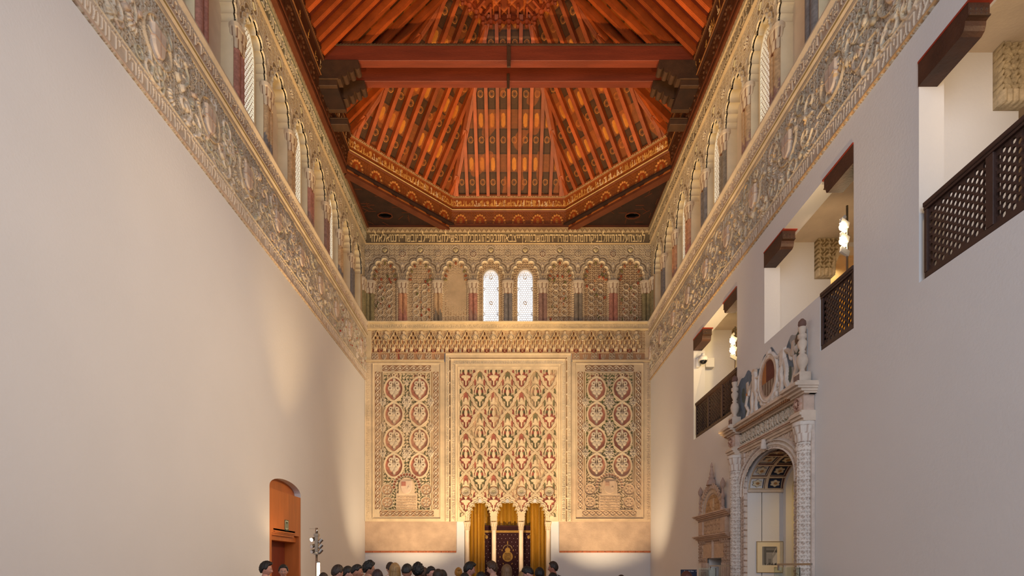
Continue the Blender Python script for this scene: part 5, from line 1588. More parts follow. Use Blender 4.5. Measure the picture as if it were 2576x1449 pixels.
def child(y, z, s_, mir, headcol):
    L = lambda a, b: (y + a * 1.6 * mir * s_, z + b * s_)
    cv.ell(L(0, .42), .10 * s_, .09 * s_, .11, headcol, e=.03)
    cv.line([L(0, .33), L(.01, .1)], .105 * s_, .10, cc, .04)
    cv.line([L(0, .10), L(.06, -.08), L(.02, -.26), L(.05, -.40)], .06 * s_, .09, cc, .03)
    cv.line([L(-.04, .10), L(-.08, -.1), L(-.06, -.28), L(-.10, -.38)], .06 * s_, .09, cc, .03)
    cv.line([L(.02, .3), L(.12, .25), L(.2, .33)], .032 * s_, .09, cc, .02)
    cv.line([L(-.05, .28), L(-.14, .18), L(-.17, .05)], .03 * s_, .08, cc, .02)
    cv.line([L(-.08, .25), L(-.20, .12), L(-.22, .30)], .05 * s_, .06, srgb(196, 180, 164), .02)
child(10.62, 4.92, .95, -1, srgb(206, 182, 158)); child(9.52, 5.02, .95, 1, srgb(150, 100, 60))
cv.line([(10.95, 4.95), (11.02, 4.80), (10.90, 4.66), (10.98, 4.56), (10.82, 4.52)], .035, .07, cc, .02); cv.ell((10.98, 5.0), .03, .06, .06, srgb(190, 130, 80))
cv.line([(9.14, 5.05), (9.08, 4.85), (9.2, 4.66), (9.3, 4.56)], .05, .07, cc, .02); cv.ell((9.10, 5.18), .06, .07, .08, cc); cv.ell((9.08, 5.31), .06, .07, .06, srgb(120, 96, 78))
cv.H *= .45
o = cv.build('painted_tympanum', (XR - .012, 0, 0), PA, PB, RN, M_plast, portal, back=.01)
o['label'] = 'blue-grey ground with an oval shield and white winged children'
# coffered vault of the arch
NCO = 7
M_coff = mat_col('coffer_paint', rough=.7, var=.08, scale=20, bump=.15)
def P_on(t, dx): return Vector((XR + dx, yc + a_ * math.cos(t), PZS + b_ * math.sin(t)))
Sx = .70
nu_, nv_ = 420, 110
tt = np.linspace(PI, 0, nu_); dxs = np.linspace(0, Sx, nv_)
TT, DX = np.meshgrid(tt, dxs)
cu = (PI - TT) / PI * NCO; cj = DX / Sx * 2
fu, fv = cu % 1 - .5, cj % 1 - .5
au, av = np.abs(fu), np.abs(fv)
mx = np.maximum(au, av)
H = np.where(mx > .42, .045, np.where(mx > .37, .02, 0)); rr = np.hypot(fu, fv); an = np.arctan2(fv, fu)
ros = rr < .25 + .035 * np.cos(an * 6); H = np.where(ros, .03 + .02 * (rr < .1), H)
C = np.empty(TT.shape + (3,)); C[:] = srgb(200, 178, 150); ins = mx < .37; C[ins] = srgb(44, 52, 74); C[ros] = srgb(206, 190, 160); C[rr < .1] = srgb(160, 116, 70); C[(np.abs(mx - .42) < .012)] = srgb(90, 50, 44)
nrmv = np.stack([np.zeros_like(TT), -np.cos(TT), -np.sin(TT)], -1)
P = np.stack([XR + DX, yc + a_ * np.cos(TT), PZS + b_ * np.sin(TT)], -1) + nrmv * H[..., None]
idx = np.arange(nu_ * nv_).reshape(nv_, nu_)
q = np.stack([idx[:-1, :-1], idx[:-1, 1:], idx[1:, 1:], idx[1:, :-1]], -1).reshape(-1, 4)
me = bpy.data.meshes.new('coffered_vault'); me.from_pydata(P.reshape(-1, 3).tolist(), [], q.tolist()); me.update()
ca = me.color_attributes.new('Col', 'FLOAT_COLOR', 'POINT'); c4 = np.ones((nu_ * nv_, 4), np.float32); c4[:, :3] = C.reshape(-1, 3); ca.data.foreach_set('color', c4.ravel())
o = link_mesh('coffered_vault', me, M_coff, portal); o['label'] = 'blue painted coffers with pale rosettes'
m = MB(); m.box(XR, XR + Sx, PY1 - .04, PY1, PZS - .05, PZS, .004); m.box(XR, XR + Sx, PY0, PY0 + .04, PZS - .05, PZS, .004); m.build('impost', M_cornice, portal)
# passage behind: jambs and back room
m = MB(); X1 = 6.6
m.box(XR + .28, X1, PY1, PY1 + .15, 0, 4.3); m.box(XR + .28, X1, PY0 - .15, PY0, 0, 4.3); m.box(X1, X1 + .15, PY0 - .2, PY1 + .2, 0, 4.3); m.box(XR + .28, X1, PY0, PY1, 4.15, 4.3)
tag(m.build('wall_passage', M_wall), kind='structure')
head = arc(yc, PZS, a_ - .12, b_ - .12, 0, PI, 20)
w = slab('wall_passage_arch', [(PY0, 0), (PY0 + .12, 0)] + [(p[0], p[1]) for p in head[::-1]] + [(PY1 - .12, 0), (PY1, 0), (PY1, 4.2), (PY0, 4.2)], [], (XR + Sx, 0, 0), PA, PB, (1, 0, 0), .12, M_wall)
tag(w, kind='structure')
lamp_spot('passage_lamp', (6.3, 9.4, 3.6), (5.9, 11.0, .8), 60, 110, (1, .62, .18))
# framed print on the far jamb
t = thing('framed_print', 'framed grey engraving of a hall interior with wide cream mount, inside the portal', 'picture', (5.16, PY1 - .02, 1.49))
cv = Canvas(4.89, 5.42, 1.49, 2.115, .004, .004, srgb(232, 214, 176))
U, V = cv.U, cv.V
cv.frame(4.89, 5.42, 1.49, 2.115, .014, .02, srgb(176, 150, 110))
w = cv.win(5.005, 5.30, 1.64, 2.01); u_, v_ = (U[w] - 5.005) / .295, (V[w] - 1.64) / .37
g = np.full(u_.shape, .33)
g[v_ > .78] = .16; g[(v_ > .84) & (v_ < .88)] = .3; g[(v_ > .68) & (v_ < .78)] = .11
g[(u_ > .28) & (u_ < .7) & (v_ < .62)] = .30; g[(np.abs(u_ - .5) < .1) & (v_ < .35)] = .2
g[u_ < .12] = .22; g[(u_ > .12) & (u_ < .27)] = .13
m_ = (v_ > .75 - (u_ - .62) * -.9 - .0) & (u_ > .62); m_ = (u_ > .7) & (v_ < .2 + (u_ - .7) * 1.2 + .15); g[m_] = .55
g[(np.abs(v_ - (.55 + (u_ - .68) * 1.5)) < .03) & (u_ > .68)] = .5
r_ = np.random.default_rng(4)
g[v_ < .04] = .3
for q in range(16):
    x_ = r_.uniform(.05, .95); g[(np.abs(u_ - x_) < .02) & (v_ < r_.uniform(.05, .14))] = .04
g = g * (1 + .25 * np.sin(u_ * 160) * np.sin(v_ * 170))
cv.C[w] = np.stack([g, g * .92, g * .8], -1)
for q in range(2): cv.seg((5.24, 1.60 - q * .03), (5.29, 1.60 - q * .03), .003, .001, srgb(120, 90, 60))
cv.build('print', (0, PY1 - .012, 0), (1, 0, 0), (0, 0, 1), (0, -1, 0), mat_col('paper_print', rough=.6, var=.02, bump=0), t, back=.01)

# ================================================================== SMALL GOTHIC DOORWAY
gd = thing('gothic_doorway', 'small grey-pink carved stucco doorway with pointed spire, farther along the right wall', 'portal', (XR - .1, 12.66, 0))
GP = srgb(190, 164, 144); GPD = srgb(150, 122, 102)
gy = 12.75
cv = rwcanvas(11.86, 13.66, 1.70, 2.22, .011, GP); U, V = cv.U, cv.V
cv.H += .02 + .025 * (arabesque(U, V, .14, .3) > .5) * (np.abs(U - gy) > .45); cv.C[(arabesque(U, V, .1, .3) < .35)] = GPD
cv.box(12.1, 13.4, 1.82, 2.14, .02, srgb(196, 168, 142), .01, 'set'); cv.seg((12.72, 1.80), (12.72, 2.2), .035, .07, GP); cv.disc((12.72, 1.80), .05, .08, GP)
cv.K &= ~((U > SY0) & (U < SY1) & (V < SZ))
cv.build('lintel', (XR - .02, 0, 0), PA, PB, RN, M_plast, gd, back=.018)
for (a, b) in ((11.86, 12.17), (13.11, 13.44)):
    cv = rwcanvas(a, b, 0, 1.70, .012, GP); U, V = cv.U, cv.V
    cv.H += .02 + .02 * np.cos((U - a) * 60) ; cv.C[np.cos((U - a) * 60) < -.3] = GPD
    cv.build('jamb_shaft', (XR - .04, 0, 0), PA, PB, RN, M_plast, gd, back=.038)
m = MB()
for zc in (2.22, 2.72):
    for (z0, z1, o) in ((0, .035, .05), (.035, .07, .09), (.07, .10, .13), (.10, .125, .16)):
        m.box(XR - o, XR, 11.80 - o * .3, 13.72 + o * .8, zc + z0, zc + z1)
m.build('cornice', mat_plain('pinkish_stucco', GP, .9, var=.1, bump=.2), gd)
for zc in (2.205, 2.705): repeat_part('dentil', 48, (XR - .045, 11.851, zc), .039, (.03, .022, .035), mat_plain('brown_stucco', GPD, .9), gd)
cv = rwcanvas(11.90, 13.60, 2.345, 2.70, .011, srgb(192, 162, 134)); U, V = cv.U, cv.V
A = arabesque(U, V, .2, 1.2); cv.H += .015 + .02 * (A > .5); cv.C[A < .42] = srgb(164, 130, 104)
cv.box(11.90, 12.22, 2.345, 2.70, .07, GP, .02); cv.box(13.30, 13.60, 2.345, 2.70, .07, GP, .02)
cv.build('relief_panel', (XR - .02, 0, 0), PA, PB, RN, M_plast, gd, back=.018)
cv = rwcanvas(11.95, 13.60, 2.845, 3.62, .011, GP); U, V = cv.U, cv.V
gr = np.hypot((U - gy) / .74, (V - 2.845) / .68)
cv.K &= gr < 1.0
A = arabesque(U, V, .13, .3)
cv.H += .02
b_ = gr > .80; cv.H[b_] = .07 + .02 * (np.sin(np.arctan2(V - 2.845, U - gy)[b_] * 40) > 0)
b_ = (gr > .66) & (gr < .8); cv.H[b_] = .045; cv.C[b_] = srgb(196, 176, 156)
b_ = gr < .62; cv.H[b_] = .015 + .02 * (A[b_] > .45); cv.C[b_] = srgb(192, 154, 112); cv.C[b_ & (A < .4)] = srgb(160, 122, 88)
cv.box(gy - .12, gy + .12, 2.95, 3.18, .06, srgb(196, 160, 122), .02); cv.ell((gy, 2.96), .12, .12, .06, srgb(196, 160, 122))
cv.build('arch_relief', (XR - .02, 0, 0), PA, PB, RN, M_plast, gd, back=.018)
m = MB(); pk = mat_plain('grey_pink_stucco', srgb(172, 146, 132), .9, var=.12, bump=.2)
m.lathe(XR - .07, gy, [(.13, 0), (.10, .10), (.06, .14), (.075, .17), (.04, .22), (.055, .26), (.02, .40), (.035, .43), (.006, .52)], 10, 3.48); m.build('spire', pk, gd)
for y in (12.06, 13.46):
    m = MB(); m.lathe(XR - .08, y, [(.06, 0), (.05, .05), (.035, .08), (.04, .20), (.025, .24), (.045, .30), (.03, .36), (.02, .46), (.055, .52), (.06, .58), (.045, .62), (.005, .70)], 10, 2.845); m.build('pinnacle', pk, gd)
# dark space and pale door behind
m = MB(); m.box(XR + .29, 6.0, SY0 - .2, SY0 - .05, 0, 2.2); m.box(XR + .29, 6.0, SY1 + .05, SY1 + .2, 0, 2.2); m.box(5.9, 6.0, SY0 - .2, SY1 + .2, 0, 2.2); m.box(XR + .29, 6.0, SY0 - .2, SY1 + .2, 2.1, 2.2)
tag(m.build('wall_closet', M_darkwood), kind='structure')
t = thing('door_2', None, None, (XR + .2, 12.6, 0), kind='structure')
m = MB(); m.box(XR + .18, XR + .21, SY0 + .02, SY1 - .12, .02, 1.62, .003); m.build('door_panel', mat_plain('pale_grey_panel', srgb(190, 178, 164), .5), t)

# steel bars over glass screens, in front of both doorways
M_glass, nt_, bs_ = new_mat('greenish_glass')
bs_.inputs['Base Color'].default_value = (.82, .95, .88, 1); bs_.inputs['Roughness'].default_value = .02; bs_.inputs['Transmission Weight'].default_value = 1; bs_.inputs['IOR'].default_value = 1.45
def glass_screen(y0, y1, x, zt, label, bar0=None, bar1=None):
    t = thing('glass_screen', label, 'glass screen', (x, (y0 + y1) / 2, 0), None)
    m = MB(); m.box(x, x + .012, y0, y1, .02, zt); m.build('pane', M_glass, t)
    m = MB(); m.box(x - .02, x + .03, y0, y0 + .05, 0, .1); m.box(x - .02, x + .03, y1 - .05, y1, 0, .1); m.build('foot_clamp', M_steel, t)
    m = MB(); m.bar((x - .01, bar0, zt + .045), (x - .01, bar1, zt + .045), .03, .03); m.bar((x - .01, bar1 - .02, zt + .05), (x - .01, bar1 - .02, zt - .05), .03, .02); m.build('steel_bar', M_steel, t)
glass_screen(8.35, 9.15, 4.36, 1.60, 'glass screen with a steel bar in front of the big portal', 8.0, 9.0)
glass_screen(11.9, 12.95, 4.42, 1.585, 'glass screen with a steel bar in front of the small gothic doorway', 11.1, 12.2)
# dark blue information panel
t = thing('information_panel', 'dark blue information panel with white heading, standing left of the small doorway', 'sign', (4.2, 13.4, 0))
X_, Y_ = 4.27, 13.2
cv = Canvas(-.19, .19, 0.7, 1.545, .004, .004, srgb(46, 54, 78))
M_sign = mat_col('printed_panel', rough=.4, var=.02, bump=0)
cv.frame(-.19, .19, .7, 1.545, .008, .004, srgb(34, 38, 52))
for q in range(14): cv.seg((-.16, 1.46 - q * .035), (.06 + .07 * math.sin(q * 2.1), 1.46 - q * .035), .003, .0006, srgb(78, 90, 112))
cv.build('board', (X_, Y_, 0), (1, 0, 0), (0, 0, 1), (0, -1, 0), M_sign, t, back=.02)
tx = bpy.data.curves.new('heading', 'FONT'); tx.body = 'Patio del Este  \u00b7 4'; tx.size = .042; tx.align_x = 'LEFT'; tx.extrude = .0008
to = bpy.data.objects.new('heading', tx); COL.objects.link(to); to.rotation_euler = (PI / 2, 0, 0); to.location = (X_ - .115, Y_ - .003, 1.495); dg_ = bpy.context.evaluated_depsgraph_get(); hm = bpy.data.meshes.new_from_object(to.evaluated_get(dg_))
mtx = to.matrix_world.copy() if to.matrix_world.translation.length > 0 else Matrix.Translation(to.location) @ Matrix.Rotation(PI / 2, 4, 'X')
bpy.data.objects.remove(to); hm.transform(mtx); hm.materials.clear(); link_mesh('heading', hm, mat_plain('white_ink', srgb(226, 228, 236), .5, var=0), t)
m = MB(); m.box(X_ - .05, X_ + .05, Y_ + .021, Y_ + .05, 0, .8); m.box(X_ - .16, X_ + .16, Y_ - .12, Y_ + .16, 0, .02); m.build('stand', M_steel, t)
# ================================================================== LEFT DOOR
dr = thing('door_1', None, None, (XL - .1, 11.95, 0), kind='structure')
m = MB(); Xd = XL - .14
tymp = [(11.12, 3.18), (12.78, 3.18), (12.78, 3.245)] + arc(11.95, 3.245, 0.83, 0.225, 0, PI, 16)[1:]
slab('door_tympanum', tymp, [], (Xd, 0, 0), (0, 1, 0), (0, 0, 1), (-1, 0, 0), .04, M_doorwood, dr)
slab('door_frame', [(11.12, 0), (11.22, 0), (11.22, 2.30), (12.68, 2.30), (12.68, 0), (12.785, 0), (12.785, 3.19), (11.12, 3.19)], [], (XL - .0, 0, 0), (0, 1, 0), (0, 0, 1), (-1, 0, 0), .42, M_doorwood, dr)
m = MB(); m.box(XL - .4, XL - .02, 11.23, 12.45, 2.26, 2.30); m.box(XL - .38, XL - .07, 11.22, 12.67, 2.16, 2.29, .004); m.build('door_canopy', M_doorwood, dr)
m = MB(); m.box(XL - .30, XL + .0, 11.30, 12.45, 2.36, 2.40, .003); m.box(XL - .005, XL + .02, 11.32, 12.42, 2.325, 2.35, .003); m.build('canopy_moulding', M_doorwood, dr)
for (a, b) in ((11.23, 11.945), (11.955, 12.67)):
    m = MB(); m.box(XL - .36, XL - .32, a, b, .01, 2.16, .006); lf = m.build('door_leaf', M_doorleaf, dr)
    hy = 11.86 if a < 11.5 else 12.04
    m = MB(); m.bar((XL - .28, hy, 1.0), (XL - .28, hy, 1.3), .02, .02); m.bar((XL - .32, hy, 1.02), (XL - .28, hy, 1.02), .015, .015); m.bar((XL - .32, hy, 1.28), (XL - .28, hy, 1.28), .015, .015); m.build('door_handle', M_steel, lf)
m = MB(); m.box(XL - .5, XL - .44, 11.0, 12.9, 0, 3.5); m.build('door_backing', M_darkwood, dr)
# exit sign
t = thing('exit_sign', 'small dark green exit sign with white door outline and arrow above the left door', 'sign', (XL + .012, 11.97, 2.5))
cv = Canvas(11.87, 12.065, 2.385, 2.615, .004, .004, srgb(58, 76, 56)); wh = srgb(226, 232, 206)
cv.line([(11.90, 2.43), (11.90, 2.59), (12.035, 2.59), (12.035, 2.43)], .008, .001, wh, .002); cv.line([(11.965, 2.53), (11.965, 2.41)], .009, .001, wh, .002)
cv.line([(11.945, 2.435), (11.965, 2.405), (11.985, 2.435)], .006, .001, wh, .002); cv.line([(11.895, 2.43), (11.92, 2.43)], .006, .001, wh, .002); cv.line([(12.015, 2.43), (12.04, 2.43)], .006, .001, wh, .002)
cv.build('plate', (XL + .008, 0, 0), (0, 1, 0), (0, 0, 1), (1, 0, 0), M_sign, t, back=.008)

# ================================================================== STANDING LAMPS
def standing_lamp(x, y, label, group=None, tube=True):
    t = thing('standing_lamp', label, 'lamp', (x, y, 0), group)
    m = MB(); m.lathe(x, y, [(.17, 0), (.17, .015), (.03, .03)], 24); m.build('base', M_steel, t, True)
    m = MB(); m.tube((x, y, .02), (x, y, 1.92), .022); m.build('pole', M_steel, t, True)
    m = MB(); m.box(x - .035, x + .035, y - .03, y + .03, 1.86, 2.30, .004); m.box(x - .05, x + .05, y - .045, y + .045, 1.86, 1.90, .003); m.box(x - .05, x + .05, y - .045, y + .045, 2.24, 2.29, .003); m.build('spot_bracket', M_steel, t)
    m = MB(); m.tube((x, y, 2.29), (x, y, 2.41), .026); m.build('cap', M_steel, t, True)
    m = MB(); m.bar((x - .15, y, 2.395), (x, y, 2.395), .006, .006); m.build('aerial', M_steel, t)
    for i, (sx, z, on) in enumerate(((-1, 2.18, 1), (-1, 2.04, 0), (-1, 1.93, 0), (1, 2.14, 0), (1, 2.03, 0), (1, 1.93, 0))):
        c = Vector((x + sx * .075, y, z)); dv = Vector((sx * .35, -.7 if sx < 0 else .2, .55 if sx > 0 else -.25)).normalized()
        m = MB(); m.tube(c - dv * .045, c + dv * .045, .036, .042, 14); m.bar((x + sx * .03, y, z), c, .014, .014); h = m.build('spot_head', M_steel, t, False)
        m = MB(); m.tube(c + dv * .046, c + dv * .050, .036, .036, 14); m.build('spot_glass', M_bulb if on else M_white, h)
    if tube:
        m = MB(); m.tube((x + .05, y - .03, 1.32), (x + .05, y - .03, 1.69), .024, None, 14); m.build('glow_tube', M_tube, t, True)
        m = MB(); m.box(x + .0, x + .07, y - .05, y, 1.28, 1.32); m.box(x + .0, x + .07, y - .05, y, 1.69, 1.72); m.build('tube_holder', M_steel, t)
    return t
standing_lamp(-3.97, 11.5, 'steel standing lamp with clustered spots and a glowing tube beside the left door')
lamp_spot('standing_lamp_spot', (-4.08, 11.42, 2.2), (XL, 11.2, 3.0), 14, 120, WARM)
lamp_spot('standing_lamp_spot', (-3.9, 11.6, 1.8), (XL, 12.8, 1.6), 8, 140, WARM)
def gallery_lamp(x, y, label):
    t = thing('gallery_lamp', label, 'lamp', (x, y, 4.62), 'pole lamps standing in the gallery')
    m = MB(); m.lathe(x, y, [(.15, 0), (.15, .015), (.02, .03)], 20, 4.62); m.tube((x, y, 4.64), (x, y, 7.2), .016); m.build('pole', M_steel, t, True)
    for i, z in enumerate((6.92, 6.70, 6.48)):
        m = MB(); m.bar((x - .13, y - .05, z + .02), (x + .02, y, z - .03), .035, .09); m.bar((x - .1, y, z + .05), (x - .02, y, z + .12), .015, .05); fl = m.build('spot_head', M_white, t)
        if i < 2:
            m = MB(); m.ball((x - .09, y - .04, z - .07), .055); m.build('bulb', M_bulb, fl, True)
for (x, y, n_) in ((5.24, 8.62, 'middle'), (5.27, 12.95, 'farthest'), (5.3, 5.0, 'nearest')):
    gallery_lamp(x, y, 'white-headed pole lamp glowing in the %s gallery opening' % n_)
lamp_spot('gallery_lamp_fill', (5.4, 8.6, 6.9), (5.6, 10.4, 6.6), 45, 140, WARM)
lamp_spot('gallery_lamp_fill', (5.4, 12.9, 6.9), (5.6, 14.4, 6.6), 32, 140, WARM)
lamp_spot('gallery_lamp_fill', (5.4, 5.0, 6.9), (5.6, 6.6, 6.6), 45, 140, WARM)
# ================================================================== PEOPLE
def skin_mesh(nodes, edges, sub=1):
    me = bpy.data.meshes.new('tmp_skin'); me.from_pydata([n[0] for n in nodes], edges, []); me.update()
    o = bpy.data.objects.new('tmp_skin', me); COL.objects.link(o)
    sm = o.modifiers.new('s', 'SKIN'); sm.use_smooth_shade = True
    for i, n in enumerate(nodes):
        sv = me.skin_vertices[0].data[i]; r = n[1]; sv.radius = r if isinstance(r, tuple) else (r, r); sv.use_root = (i == 0)
    ss = o.modifiers.new('d', 'SUBSURF'); ss.levels = sub; ss.render_levels = sub
    dg = bpy.context.evaluated_depsgraph_get(); ev = o.evaluated_get(dg); m2 = bpy.data.meshes.new_from_object(ev)
    v = np.empty(len(m2.vertices) * 3); m2.vertices.foreach_get('co', v)
    f = [tuple(p.vertices) for p in m2.polygons]
    bpy.data.objects.remove(o); bpy.data.meshes.remove(me); bpy.data.meshes.remove(m2)
    return v.reshape(-1, 3), f

def body_nodes():
    N = [((0, 0, .93), (.15, .11)), ((0, 0, 1.07), (.135, .10)), ((0, 0, 1.22), (.155, .105)), ((0, 0, 1.36), (.15, .09)), ((0, -.005, 1.445), .062), ((0, .008, 1.54), .056)]
    E = [(0, 1), (1, 2), (2, 3), (3, 4), (4, 5)]
    for s in (-1, 1):
        b = len(N)
        N += [((s * .165, 0, 1.375), .058), ((s * .215, -.02, 1.11), .042), ((s * .235, .04, .87), .027), ((s * .24, .055, .80), .034), ((s * .24, .065, .765), .028)]
        E += [(3, b), (b, b + 1), (b + 1, b + 2), (b + 2, b + 3), (b + 3, b + 4)]
        for q, L in enumerate((.062, .075, .07, .055)):
            k = len(N); y = .04 + q * .017
            N += [((s * .238, y, .745), .0085), ((s * .232, y + .005, .745 - L * .6), .008), ((s * .220, y + .012, .745 - L), .007)]
            E += [(b + 4, k), (k, k + 1), (k + 1, k + 2)]
        k = len(N); N += [((s * .225, .095, .80), .010), ((s * .215, .115, .765), .009)]; E += [(b + 3, k), (k, k + 1)]
        b = len(N)
        N += [((s * .09, 0, .86), .088), ((s * .10, .01, .50), .058), ((s * .105, -.02, .10), .038), ((s * .11, .05, .045), .036), ((s * .115, .14, .03), .03)]
        E += [(0, b), (b, b + 1), (b + 1, b + 2), (b + 2, b + 3), (b + 3, b + 4)]
    return N, E
BODY_V, BODY_F = skin_mesh(*body_nodes())
def shirt_geo(collar):
    N = [((0, 0, 1.20), (.178, .128)), ((0, 0, .98), (.165, .125)), ((0, 0, .88), (.168, .13)), ((0, 0, 1.35), (.172, .112)), ((0, -.005, 1.42), (.105, .09)), ((0, -.005, 1.445 + (.02 if collar else 0)), .078)]
    E = [(0, 1), (1, 2), (0, 3), (3, 4), (4, 5)]
    for s in (-1, 1):
        b = len(N); N += [((s * .168, 0, 1.372), .074), ((s * .218, -.02, 1.11), .058), ((s * .236, .038, .90), .043)]; E += [(3, b), (b, b + 1), (b + 1, b + 2)]
    return skin_mesh(N, E)
SHIRT_V, SHIRT_F = shirt_geo(True)
def trouser_geo():
    N = [((0, 0, .93), (.165, .125)), ((0, 0, .99), (.16, .12))]; E = [(0, 1)]
    for s in (-1, 1):
        b = len(N); N += [((s * .092, 0, .85), .102), ((s * .102, .01, .50), .074), ((s * .106, -.015, .09), .058)]; E += [(0, b), (b, b + 1), (b + 1, b + 2)]
    return skin_mesh(N, E)
TR_V, TR_F = trouser_geo()
def shoe_geo(s): return skin_mesh([((s * .106, -.04, .05), .045), ((s * .11, .05, .045), .046), ((s * .116, .15, .035), .038)], [(0, 1), (1, 2)])
SHOE = {s: shoe_geo(s) for s in (-1, 1)}

NLO, NLA = 56, 44
def head_dirs():
    th = np.linspace(0, PI, NLA); ph = np.linspace(0, 2 * PI, NLO, endpoint=False)
    T, Pp = np.meshgrid(th, ph, indexing='ij')
    return np.sin(T) * np.sin(Pp), np.sin(T) * np.cos(Pp), np.cos(T)
HX, HY, HZ = head_dirs()
def head_faces():
    idx = np.arange(NLA * NLO).reshape(NLA, NLO); nx = np.roll(idx, -1, 1)
    return np.stack([idx[:-1], idx[1:], nx[1:], nx[:-1]], -1).reshape(-1, 4)
def head_shape(x, y, z, hair=0.0):
    a, b, c = .076, .096, .118
    low = np.clip(-z, 0, 1)
    X = a * x * (1 - .34 * low ** 1.6); Y = b * y; Z = c * z
    Y = np.where(y > 0, Y * (1 - .04 * low), Y * (1 - .42 * low ** 1.3))
    Y = np.where((y > 0), Y - .004, Y)
    if hair == 0:
        g = lambda cx, cz, sx, sz: np.exp(-((x - cx) / sx) ** 2 - ((z - cz) / sz) ** 2) * (y > 0)
        Y = Y + .024 * g(0, -.30, .13, .12) + .015 * g(0, -.12, .10, .16) + .005 * (g(-.3, .12, .25, .06) + g(.3, .12, .25, .06)) - .010 * (g(-.36, -.04, .2, .10) + g(.36, -.04, .2, .10))
        Y = Y + .008 * g(0, -.56, .26, .06) - .004 * g(0, -.66, .2, .04) + .010 * g(0, -.86, .3, .12) + .004 * (g(-.5, -.25, .2, .16) + g(.5, -.25, .2, .16))
    return X, Y, Z
def head_mesh_data(skin, brow):
    X, Y, Z = head_shape(HX, HY, HZ)
    V = np.stack([X, Y, Z], -1).reshape(-1, 3); F_ = [tuple(q) for q in head_faces()]
    C = np.tile(np.array(skin), (len(V), 1)); x, y, z = HX.ravel(), HY.ravel(), HZ.ravel()
    lips = (y > 0) & (np.abs(x) < .26) & (np.abs(z + .58) < .055); C[lips] = np.array(skin) * np.array([.86, .55, .52])
    br = (y > 0) & (np.abs(np.abs(x) - .36) < .2) & (np.abs(z - .10) < .035); C[br] = brow
    V = V.tolist(); C = C.tolist()
    def blob(c, r, col, n=10, m=7):
        off = len(V)
        for i in range(m + 1):
            t = PI * i / m
            for j in range(n):
                p = 2 * PI * j / n; V.append([c[0] + r[0] * math.sin(t) * math.cos(p), c[1] + r[1] * math.sin(t) * math.sin(p), c[2] + r[2] * math.cos(t)]); C.append(list(col))
        for i in range(m):
            for j in range(n): F_.append((off + i * n + j, off + (i + 1) * n + j, off + (i + 1) * n + (j + 1) % n, off + i * n + (j + 1) % n))
    for s in (-1, 1):
        blob((s * .029, .080, -.006), (.0125, .008, .007), srgb(226, 220, 214)); blob((s * .029, .087, -.006), (.0055, .003, .0058), srgb(40, 26, 20))
        blob((s * .0765, -.004, -.012), (.010, .019, .032), skin); blob((s * .082, .0, -.012), (.005, .010, .02), tuple(v * .75 for v in skin))
    return V, F_, C

